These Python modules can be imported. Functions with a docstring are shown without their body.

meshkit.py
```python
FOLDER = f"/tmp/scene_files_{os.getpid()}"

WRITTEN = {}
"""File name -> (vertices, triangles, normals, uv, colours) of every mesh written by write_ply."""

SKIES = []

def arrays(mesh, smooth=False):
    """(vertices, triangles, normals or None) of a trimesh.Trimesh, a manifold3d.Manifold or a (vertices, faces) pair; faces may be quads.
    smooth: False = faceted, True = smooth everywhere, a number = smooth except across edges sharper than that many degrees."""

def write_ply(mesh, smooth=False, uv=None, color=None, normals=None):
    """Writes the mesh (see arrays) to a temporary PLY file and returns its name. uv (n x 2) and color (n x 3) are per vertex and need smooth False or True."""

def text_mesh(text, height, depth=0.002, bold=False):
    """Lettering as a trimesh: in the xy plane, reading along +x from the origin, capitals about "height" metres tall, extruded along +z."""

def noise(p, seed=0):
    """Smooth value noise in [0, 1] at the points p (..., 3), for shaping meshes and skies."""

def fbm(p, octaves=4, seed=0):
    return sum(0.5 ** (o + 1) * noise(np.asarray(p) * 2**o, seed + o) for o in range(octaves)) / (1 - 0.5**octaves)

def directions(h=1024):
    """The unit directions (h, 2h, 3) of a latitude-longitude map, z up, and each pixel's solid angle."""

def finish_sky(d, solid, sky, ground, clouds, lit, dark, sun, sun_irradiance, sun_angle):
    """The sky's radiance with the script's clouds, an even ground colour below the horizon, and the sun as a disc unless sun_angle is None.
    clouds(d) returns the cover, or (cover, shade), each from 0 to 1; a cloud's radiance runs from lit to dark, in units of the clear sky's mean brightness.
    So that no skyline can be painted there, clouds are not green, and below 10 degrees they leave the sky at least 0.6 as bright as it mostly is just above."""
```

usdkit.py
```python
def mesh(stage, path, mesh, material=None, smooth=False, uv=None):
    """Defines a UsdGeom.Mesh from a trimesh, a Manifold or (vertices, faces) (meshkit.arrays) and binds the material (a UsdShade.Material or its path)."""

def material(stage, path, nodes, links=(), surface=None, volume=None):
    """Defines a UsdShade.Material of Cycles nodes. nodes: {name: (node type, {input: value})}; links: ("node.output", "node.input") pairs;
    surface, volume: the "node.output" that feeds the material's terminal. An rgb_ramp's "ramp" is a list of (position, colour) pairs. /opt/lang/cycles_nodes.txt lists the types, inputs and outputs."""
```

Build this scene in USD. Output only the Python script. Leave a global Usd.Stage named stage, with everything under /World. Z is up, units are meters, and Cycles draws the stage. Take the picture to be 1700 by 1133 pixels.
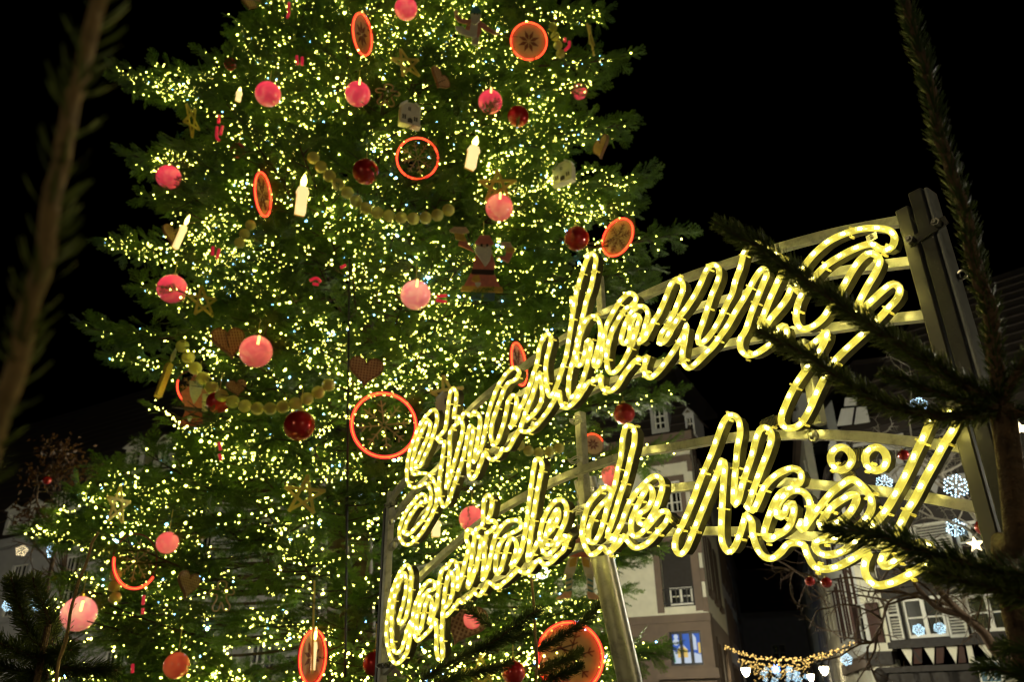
import math, random, numpy as np, trimesh, usdkit, meshkit
from pxr import Usd, UsdGeom, UsdLux, UsdShade, Gf, Sdf, Vt
from shapely.geometry import Polygon, Point, box as sbox
from shapely.ops import unary_union
stage = Usd.Stage.CreateInMemory()
UsdGeom.SetStageUpAxis(stage, 'Z'); UsdGeom.SetStageMetersPerUnit(stage, 1.0)
UsdGeom.Xform.Define(stage, '/World'); stage.SetDefaultPrim(stage.GetPrimAtPath('/World'))
UsdGeom.Scope.Define(stage, '/World/Looks')
# ---------------------------------------------------------------- camera, sky, light
W, H, FPX = 1700.0, 1133.0, 1300.0
TH, RO = math.radians(24.9), math.radians(1.0)
CAM = np.array([0.0, 0.0, 1.6])
Fw = np.array([0, math.cos(TH), math.sin(TH)]); U0 = np.array([0, -math.sin(TH), math.cos(TH)]); R0 = np.array([1.0, 0, 0])
Rt = R0*math.cos(RO)-U0*math.sin(RO); Up = U0*math.cos(RO)+R0*math.sin(RO)
cam = UsdGeom.Camera.Define(stage, '/World/camera')
cam.AddTransformOp().Set(Gf.Matrix4d(*Rt, 0, *Up, 0, *(-Fw), 0, *CAM, 1))
cam.CreateHorizontalApertureAttr(36.0); cam.CreateVerticalApertureAttr(36.0*H/W)
cam.CreateFocalLengthAttr(36.0*FPX/W); cam.CreateClippingRangeAttr(Gf.Vec2f(0.05, 2000))
cam.CreateFStopAttr(4.8); cam.CreateFocusDistanceAttr(2.1)
cam.GetPrim().CreateAttribute('exposure', Sdf.ValueTypeNames.Float).Set(0.55)
SUN_EL, SUN_ROT = math.radians(-7.0), math.radians(200)
sky = UsdLux.DomeLight.Define(stage, '/World/sky')
sky_mat = usdkit.material(stage, '/World/Looks/night_sky', {'s': ('sky_texture', {'sky_type': 'single_scattering', 'sun_disc': False, 'sun_elevation': SUN_EL, 'sun_rotation': SUN_ROT}),
    'b': ('background_shader', {'strength': 0.02})}, [('s.color', 'b.color')], surface='b.background')
UsdShade.MaterialBindingAPI.Apply(sky.GetPrim()).Bind(sky_mat)
sky.GetPrim().SetCustomDataByKey('kind', 'structure')
night_light = UsdLux.DistantLight.Define(stage, '/World/moonlight')  # very faint unseen source, lifts the roofs a little
night_light.CreateNormalizeAttr(True); night_light.CreateIntensityAttr(0.004); night_light.CreateAngleAttr(0.5); night_light.CreateColorAttr(Gf.Vec3f(1, .97, .9))
night_light.AddRotateXYZOp().Set(Gf.Vec3f(40, 10, 20))

def ray(px, py): return Fw+Rt*((px-W/2)/FPX)+Up*((H/2-py)/FPX)
def P(px, py, d): return CAM+ray(px, py)*d
def PY(px, py, Y):
    r = ray(px, py); return CAM+r*((Y-CAM[1])/r[1])
def on_plane(px, py, p0, n):
    r = ray(px, py); return CAM+r*(np.dot(p0-CAM, n)/np.dot(r, n))
def depth_of(p): return float(np.dot(np.asarray(p)-CAM, Fw))
def pix(p):
    q = np.asarray(p)-CAM; d = q@Fw
    return W/2+FPX*(q@Rt)/d, H/2-FPX*(q@Up)/d
# ---------------------------------------------------------------- scene helpers
_n, LOC = {}, {}
def numbered(parent, name):
    k = (parent, name); c = _n.get(k, 0); _n[k] = c+1
    return f'{parent}/{name}' + (f'_{c:03d}' if c else '')
def tag(o, label=None, cat=None, group=None, kind=None):
    pr = o.GetPrim() if hasattr(o, 'GetPrim') else o
    for k, v in (('label', label), ('category', cat), ('group', group), ('kind', kind)):
        if v: pr.SetCustomDataByKey(k, v)
    return pr
GROUPS = {'bauble': 'baubles on the giant tree', 'neon_ring': 'neon rings on the giant tree', 'candle': 'candles on the giant tree', 'straw_star': 'straw stars on the giant tree', 'waffle_heart': 'waffle hearts on the giant tree', 'wooden_house': 'little houses on the giant tree', 'gingerbread_outline': 'gingerbread outlines on the giant tree',
  'wooden_figure': 'wooden figures on the giant tree', 'bead_garland': 'bead garlands on the giant tree', 'red_hook': 'small pink and red ornaments on the giant tree', 'street_house': 'houses along the street', 'street_lantern': 'lit lanterns', 'light_garland': 'light garlands across the street', 'light_snowflake': 'light snowflakes in the bare trees and windows', 'light_star': 'light stars', 'red_ball': 'red glass balls in the bare trees', 'bare_tree': 'bare trees round the square', 'fir_stem': 'thin fir stems in the foreground'}
def thing(name, loc, label, cat, group=None):
    group = group or GROUPS.get(name)
    path = numbered('/World', name); x = UsdGeom.Xform.Define(stage, path)
    x.AddTranslateOp().Set(Gf.Vec3d(*map(float, loc))); LOC[path] = np.asarray(loc, float)
    tag(x, label, cat, group); return path
def obj(name, mesh, mat, parent=None, smooth=False, label=None, kind=None):
    if isinstance(mesh, (list, tuple)) and len(mesh) and not isinstance(mesh[0], np.ndarray): mesh = cat_(mesh)
    if isinstance(mesh, tuple): v, f = mesh
    else: v, f = mesh.vertices, mesh.faces
    base = parent or '/World'; o = LOC.get(base, np.zeros(3))
    path = numbered(base, name); LOC[path] = o
    m = usdkit.mesh(stage, path, (np.asarray(v)-o, np.asarray(f)), M[mat], smooth=smooth)
    m.CreateDoubleSidedAttr(True)
    tag(m, label=label, kind=kind); return path
def cat_(ms):
    V, F, k = [], [], 0
    for m in ms:
        v, f = m if isinstance(m, tuple) else (m.vertices, m.faces)
        V.append(np.asarray(v, float)); F.append(np.asarray(f)+k); k += len(v)
    return np.concatenate(V), np.concatenate(F)
def unit(v): v = np.asarray(v, float); return v/(np.linalg.norm(v)+1e-12)
def catmull(pts, step, closed=False):
    p = np.asarray(pts, float); n = len(p)
    if closed: q = np.vstack([p[-1], p, p[0], p[1]]); segs = n
    else: q = np.vstack([2*p[0]-p[1], p, 2*p[-1]-p[-2]]); segs = n-1
    out = []
    for i in range(segs):
        a, b, c, d = q[i:i+4]
        for t in np.linspace(0, 1, 8, endpoint=False):
            out.append(.5*((2*b)+(-a+c)*t+(2*a-5*b+4*c-d)*t*t+(-a+3*b-3*c+d)*t**3))
    out.append(p[0] if closed else p[-1]); out = np.array(out)
    s = np.r_[0, np.cumsum(np.linalg.norm(np.diff(out, axis=0), axis=1))]
    m = max(3, int(s[-1]/step)); u = np.linspace(0, s[-1], m+1)
    r = np.stack([np.interp(u, s, out[:, k]) for k in range(out.shape[1])], 1)
    return r[:-1] if closed else r
def frames(p, closed=False, up=None):
    t = np.roll(p, -1, 0)-np.roll(p, 1, 0) if closed else np.gradient(p, axis=0)
    t /= np.linalg.norm(t, axis=1)[:, None]+1e-12
    if up is not None:
        b = np.cross(t, up); b /= np.linalg.norm(b, axis=1)[:, None]+1e-12
        return t, np.cross(b, t), b
    a = np.empty_like(p); x = np.cross(t[0], [0.31, 0.2, 0.93]); a[0] = unit(x)
    for i in range(1, len(p)):
        v = a[i-1]-t[i]*(a[i-1]@t[i]); a[i] = unit(v)
    return t, a, np.cross(t, a)
def tube(p, r, n=8, closed=False, caps=True, up=None):
    p = np.asarray(p, float); t, a, b = frames(p, closed, up); m = len(p); r = np.broadcast_to(r, (m,))
    th = np.linspace(0, 2*np.pi, n, endpoint=False)+(np.pi/4 if n == 4 else 0)
    v = (p[:, None]+(np.cos(th)[None, :, None]*a[:, None]+np.sin(th)[None, :, None]*b[:, None])*r[:, None, None]).reshape(-1, 3)
    i = np.arange(m if closed else m-1)[:, None]*n; j = np.arange(n)[None]; k = (j+1) % n
    i2 = (i+n) % (m*n)
    f = np.concatenate([np.stack([i+j, i+k, i2+k], -1).reshape(-1, 3), np.stack([i+j, i2+k, i2+j], -1).reshape(-1, 3)])
    if caps and not closed:
        v = np.vstack([v, p[0], p[-1]]); jj = np.arange(n); kk = (jj+1) % n
        f = np.vstack([f, np.stack([kk, jj, np.full(n, m*n)], 1), np.stack([(m-1)*n+jj, (m-1)*n+kk, np.full(n, m*n+1)], 1)])
    return v, f
def rod(a, b, r, n=8, r2=None): return tube(np.array([a, b]), np.array([r, r if r2 is None else r2]), n)
def obox(c, ax, ay, az, sx, sy, sz, ch=0.0):
    """box with centre c, axes ax ay az and full sizes; ch chamfers the long edges"""
    m = trimesh.creation.box((sx, sy, sz))
    if ch: m = trimesh.convex.convex_hull(np.vstack([m.vertices*(1-2*ch/np.array([sx, sy, sz])*np.array(k)) for k in ([0, 1, 1], [1, 0, 1], [1, 1, 0])]))
    return np.asarray(c)+m.vertices@np.stack([ax, ay, az]), m.faces
def sphere(c, r, sub=3, sq=(1, 1, 1)):
    m = trimesh.creation.icosphere(sub, 1.0); return np.asarray(c)+m.vertices*r*np.asarray(sq), m.faces
def extr(poly, d, o, ax, ay, az):
    """a 2-D polygon extruded by d along az, placed at o with axes ax ay"""
    V = []
    for g in getattr(poly, 'geoms', [poly]):
        if g.is_empty or g.area < 1e-9: continue
        m = trimesh.creation.extrude_polygon(g, d, engine='earcut'); V.append((np.asarray(o)+m.vertices@np.stack([ax, ay, az]), m.faces))
    return cat_(V)
def lamp_mesh(pts, r, axis, ln):
    """rounded little capsules lying along an axis"""
    th = np.arange(6)*np.pi/3; base = np.array([[0, 0, -1]]+[[np.cos(a), np.sin(a), z] for z in (-.62, .62) for a in th]+[[0, 0, 1]]); k = np.arange(6); k1 = (k+1) % 6
    fc = np.vstack([np.stack([0*k, k1+1, k+1], 1), np.stack([k+1, k1+1, k1+7], 1), np.stack([k+1, k1+7, k+7], 1), np.stack([k+7, k1+7, 0*k+13], 1)]); t, a, b = axis; n = len(pts)
    v = (base[None, :, 0:1]*a[:, None]+base[None, :, 1:2]*b[:, None]+base[None, :, 2:3]*t[:, None]*ln)*r
    return (pts[:, None]+v).reshape(-1, 3), (fc[None]+14*np.arange(n)[:, None, None]).reshape(-1, 3)
def bulbs_mesh(pts, r, axis=None, ln=1.6):
    """small octahedral lamps"""
    pts = np.asarray(pts); n = len(pts)
    base = np.array([[1, 0, 0], [-1, 0, 0], [0, 1, 0], [0, -1, 0], [0, 0, 1], [0, 0, -1]], float)
    fc = np.array([[0, 2, 4], [2, 1, 4], [1, 3, 4], [3, 0, 4], [2, 0, 5], [1, 2, 5], [3, 1, 5], [0, 3, 5]])
    rr = np.broadcast_to(r, (n,))[:, None, None]
    if axis is None: v = base[None]*rr
    else:
        t, a, b = axis; v = (base[None, :, 0:1]*a[:, None]+base[None, :, 1:2]*b[:, None]+base[None, :, 2:3]*t[:, None]*ln)*rr
    return (pts[:, None]+v).reshape(-1, 3), (fc[None]+6*np.arange(n)[:, None, None]).reshape(-1, 3)
# ---------------------------------------------------------------- materials
M = {}
def mat(name, nodes, links, surface, volume=None):
    M[name] = usdkit.material(stage, '/World/Looks/'+name, nodes, links, surface=surface, volume=volume)
def plain(name, col, rough=.6, metal=0.0, vary=.25, scale=9.0, bump=.15, coat=0.0, spec=.5, trans=0.0):
    c = np.array(col); nd = {'tc': ('texture_coordinate', {}), 'n': ('noise_texture', {'scale': scale, 'detail': 5.0, 'roughness': .62}),
        'r': ('rgb_ramp', {'ramp': [(.25, tuple(c*(1-vary))), (.75, tuple(np.minimum(c*(1+vary), .95)))]}),
        'b': ('bump', {'strength': bump, 'distance': .02}),
        'rr': ('map_range', {'from_min': .3, 'from_max': .7, 'to_min': max(rough-.12, .05), 'to_max': min(rough+.12, 1)}),
        'p': ('principled_bsdf', {'metallic': metal, 'coat_weight': coat, 'specular_ior_level': spec, 'transmission_weight': trans})}
    mat(name, nd, [('tc.object', 'n.vector'), ('n.fac', 'r.fac'), ('r.color', 'p.base_color'), ('n.fac', 'b.height'), ('b.normal', 'p.normal'), ('n.fac', 'rr.value'), ('rr.result', 'p.roughness')], 'p.BSDF')
def glow(name, col, s, var=0.0, scale=6.0):
    if not var:
        mat(name, {'e': ('emission', {'color': col, 'strength': s})}, [], 'e.emission'); return
    mat(name, {'g': ('geometry', {}), 'q': ('math', {'math_type': 'power', 'value2': 1+2.5*var}), 'm': ('map_range', {'to_min': s*(1-var), 'to_max': s*(1+2*var)}), 'e': ('emission', {'color': col})},
        [('g.random_per_island', 'q.value1'), ('q.value', 'm.value'), ('m.result', 'e.strength')], 'e.emission')
def leaf(name, c1, c2, tr=.35):
    mat(name, {'o': ('object_info', {}), 'g': ('geometry', {}), 'n': ('noise_texture', {'scale': 3.0, 'detail': 3.0}), 'a': ('math', {'math_type': 'add'}), 'h': ('math', {'math_type': 'multiply', 'value2': .6}),
        'r': ('rgb_ramp', {'ramp': [(.2, c1), (.8, c2)]}), 'd': ('principled_bsdf', {'roughness': .5, 'specular_ior_level': .3}), 't': ('translucent_bsdf', {}), 'x': ('mix_closure', {'fac': tr})},
        [('g.position', 'n.vector'), ('o.random', 'a.value1'), ('n.fac', 'a.value2'), ('a.value', 'h.value1'), ('h.value', 'r.fac'), ('r.color', 'd.base_color'), ('r.color', 't.color'), ('d.BSDF', 'x.closure1'), ('t.BSDF', 'x.closure2')], 'x.closure')
plain('steel', (.42, .42, .40), .32, 1.0, .2, 40, .05); plain('aluminium', (.22, .24, .27), .5, .7, .15, 60, .04)
plain('black_steel', (.035, .036, .04), .45, .3, .3, 30, .1); plain('zinc', (.42, .42, .40), .34, .45, .05, 30, .0); plain('post_steel', (.12, .118, .11), .42, .4, .08, 30, .0)
plain('cable_black', (.012, .012, .012), .5)
plain('rope_frame', (.10, .095, .05), .35, .6); plain('bracket', (.35, .30, .10), .35, .8)
plain('bark', (.10, .06, .035), .85, 0, .5, 45, .8); plain('lens_bark', (.20, .135, .06), .8, 0, .4, 60, .5); plain('bark_dark', (.045, .028, .016), .9, 0, .5, 30, .8)
plain('twig', (.26, .17, .07), .7, 0, .4, 60, .5)
plain('pale_bark', (.30, .28, .24), .85, 0, .3, 25, .5)
leaf('fir', (.036, .080, .010), (.110, .200, .022)); leaf('fir_fore', (.028, .055, .012), (.095, .125, .028), .2)
leaf('dry_leaf', (.06, .03, .015), (.16, .08, .03))
glow('bulb_warm', (1.0, .94, .15), 560.0, .96); glow('bulb_blue', (.16, .42, 1.0), 80.0, .5)
glow('rope_bulb', (.98, .86, .24), 170.0, .3)
mat('tie', {'d': ('diffuse_bsdf', {'color': (.8, .76, .5)}), 't': ('translucent_bsdf', {'color': (.9, .85, .5)}), 'x': ('mix_closure', {'fac': .65})}, [('d.BSDF', 'x.closure1'), ('t.BSDF', 'x.closure2')], 'x.closure')
mat('bulb_halo', {'e': ('emission', {'color': (.98, .86, .18), 'strength': 2.0}), 't': ('transparent_bsdf', {}), 'x': ('mix_closure', {'fac': .5})}, [('t.BSDF', 'x.closure1'), ('e.emission', 'x.closure2')], 'x.closure')  # half-transparent glow round each bulb, standing in for scattered light
# rope light sleeve: half clear, its own mottled glow standing in for scattered lamp light
mat('rope', {'g': ('geometry', {}), 'n': ('noise_texture', {'scale': 28.0, 'detail': 2.0}), 'm': ('map_range', {'from_min': .3, 'from_max': .7, 'to_min': .5, 'to_max': 1.0}),
    'e': ('emission', {'color': (.98, .82, .10)}), 't': ('transparent_bsdf', {'color': (1, .97, .8)}), 'gl': ('glossy_bsdf', {'color': (.9, .9, .8), 'roughness': .12}),
    'x': ('mix_closure', {'fac': .55}), 'y': ('mix_closure', {'fac': .08})},
    [('g.position', 'n.vector'), ('n.fac', 'm.value'), ('m.result', 'e.strength'), ('t.BSDF', 'x.closure1'), ('e.emission', 'x.closure2'), ('x.closure', 'y.closure1'), ('gl.BSDF', 'y.closure2')], 'y.closure')
def bauble_mat(name, c1, c2, s):  # emission mottled and brighter at the top, standing in for an inner lamp
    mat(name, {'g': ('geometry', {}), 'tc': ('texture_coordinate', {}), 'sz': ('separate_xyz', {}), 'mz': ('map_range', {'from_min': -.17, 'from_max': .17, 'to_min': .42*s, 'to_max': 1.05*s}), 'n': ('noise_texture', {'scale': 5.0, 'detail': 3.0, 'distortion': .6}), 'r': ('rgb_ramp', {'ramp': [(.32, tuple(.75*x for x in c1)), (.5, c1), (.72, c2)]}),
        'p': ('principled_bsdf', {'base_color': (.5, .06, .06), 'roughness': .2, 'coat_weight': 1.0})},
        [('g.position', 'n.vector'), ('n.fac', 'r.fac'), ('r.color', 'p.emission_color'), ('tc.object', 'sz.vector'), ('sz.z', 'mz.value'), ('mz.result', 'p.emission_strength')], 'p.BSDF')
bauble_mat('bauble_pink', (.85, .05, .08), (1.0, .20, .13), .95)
bauble_mat('bauble_peach', (.9, .13, .10), (1.0, .30, .14), .9)  # this and the pale tint stand in for pink baubles glowing brighter
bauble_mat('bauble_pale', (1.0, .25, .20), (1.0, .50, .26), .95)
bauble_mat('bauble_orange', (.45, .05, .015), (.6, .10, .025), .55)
plain('bauble_red', (.42, .012, .010), .22, .35, .3, 3, .02, .9); plain('gold_cap', (.7, .48, .15), .3, 1.0)
glow('streak_glow', (1.0, .55, .12), 3.0)  # bright streak drawn on the bauble front
mat('red_ornament_glow', {'g': ('geometry', {}), 'p': ('principled_bsdf', {'base_color': (.6, .03, .04), 'roughness': .25, 'coat_weight': .7, 'emission_color': (1.0, .03, .08), 'emission_strength': .22})}, [], 'p.BSDF')  # faint emission put into ornaments that are no lamps
glow('neon_core', (1.0, .12, .003), 7.0)
mat('neon_sleeve', {'e': ('emission', {'color': (1.0, .006, .035), 'strength': 1.6}), 't': ('transparent_bsdf', {'color': (1, .85, .75)}), 'x': ('mix_closure', {'fac': .5})}, [('t.BSDF', 'x.closure1'), ('e.emission', 'x.closure2')], 'x.closure')
plain('disc_tan', (.62, .42, .20), .6, 0, .15, 6); plain('disc_mark', (.20, .06, .03), .7); plain('snow_wire', (.45, .32, .14), .5)
plain('straw', (.80, .60, .12), .6, 0, .25, 40, .4); plain('waffle', (.24, .11, .045), .65, 0, .25, 12, .3); plain('waffle_line', (.55, .34, .15), .6)
plain('cream_wood', (.72, .66, .46), .6, 0, .15, 9, .2); plain('window_dark', (.09, .075, .035), .5)
plain('gingerbread', (.46, .30, .13), .6); plain('icing', (.8, .78, .7), .5)
plain('coat_red', (.68, .22, .16), .6, 0, .3, 10); plain('coat_pink', (.70, .30, .22), .6, 0, .25, 10); plain('coat_dark', (.25, .05, .03), .7)
plain('beard', (.78, .72, .58), .8, 0, .2, 30, .5); plain('skin_wood', (.70, .48, .32), .6); plain('gold_paint', (.65, .42, .08), .5); plain('belt', (.05, .03, .02), .5)
plain('blue_paint', (.08, .16, .22), .6); plain('teal_paint', (.10, .28, .30), .6); plain('white_paint', (.8, .76, .66), .6, 0, .12)
mat('glowing_wax', {'p': ('principled_bsdf', {'base_color': (.85, .78, .55), 'roughness': .5, 'emission_color': (1.0, .74, .30), 'emission_strength': .75})}, [], 'p.BSDF')  # wax given its own glow besides the flame
glow('candle_flame', (1.0, .78, .16), 7.0)
mat('bead_glass', {'p': ('principled_bsdf', {'base_color': (.80, .74, .20), 'roughness': .08, 'transmission_weight': .35, 'coat_weight': .5})}, [], 'p.BSDF')
# ---------------------------------------------------------------- ground
plain('paving', (.16, .15, .135), .7, 0, .3, 4, .4)
g_v = np.array([[-300, -300, 0], [300, -300, 0], [300, 300, 0], [-300, 300, 0]], float)
tag(stage.GetPrimAtPath(obj('ground', (g_v, np.array([[0, 1, 2], [0, 2, 3]])), 'paving')), 'grey paved square', 'ground', kind='structure')
# ---------------------------------------------------------------- light sign
SA, SB = P(1575, 640, 1.5), P(645, 970, 3.0)
SU = unit((SA-SB)*[1, 1, 0]); SN = unit(np.cross(SU, [0, 0, 1]))
if np.dot(SN, CAM-SA) < 0: SN = -SN
ZU = np.array([0, 0, 1.0])
def sp(px, py, back=0.0): return on_plane(px, py, SA-SN*back, SN)
CR = {'A': (640, 640, 4.046), 'B': (860, 400, 4.046), 'C': (1060, 380, 4.046), 'D': (1230, 340, 2.832), 'E': (630, 860, 4.36),
      'F': (770, 740, 4.358), 'G': (950, 690, 4.197), 'H': (1220, 670, 3.54), 'I': (780, 530, 4.721), 'X': (0, 0, 1.0)}
def path(spec):
    """'A 1,2 3,4 B 5,6' -> photo pixels"""
    out, c = [], CR['X']
    for w in spec.split():
        if w in CR: c = CR[w]
        else:
            x, y = map(float, w.split(',')); out.append((c[0]+x/c[2], c[1]+y/c[2]))
    return out
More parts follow.
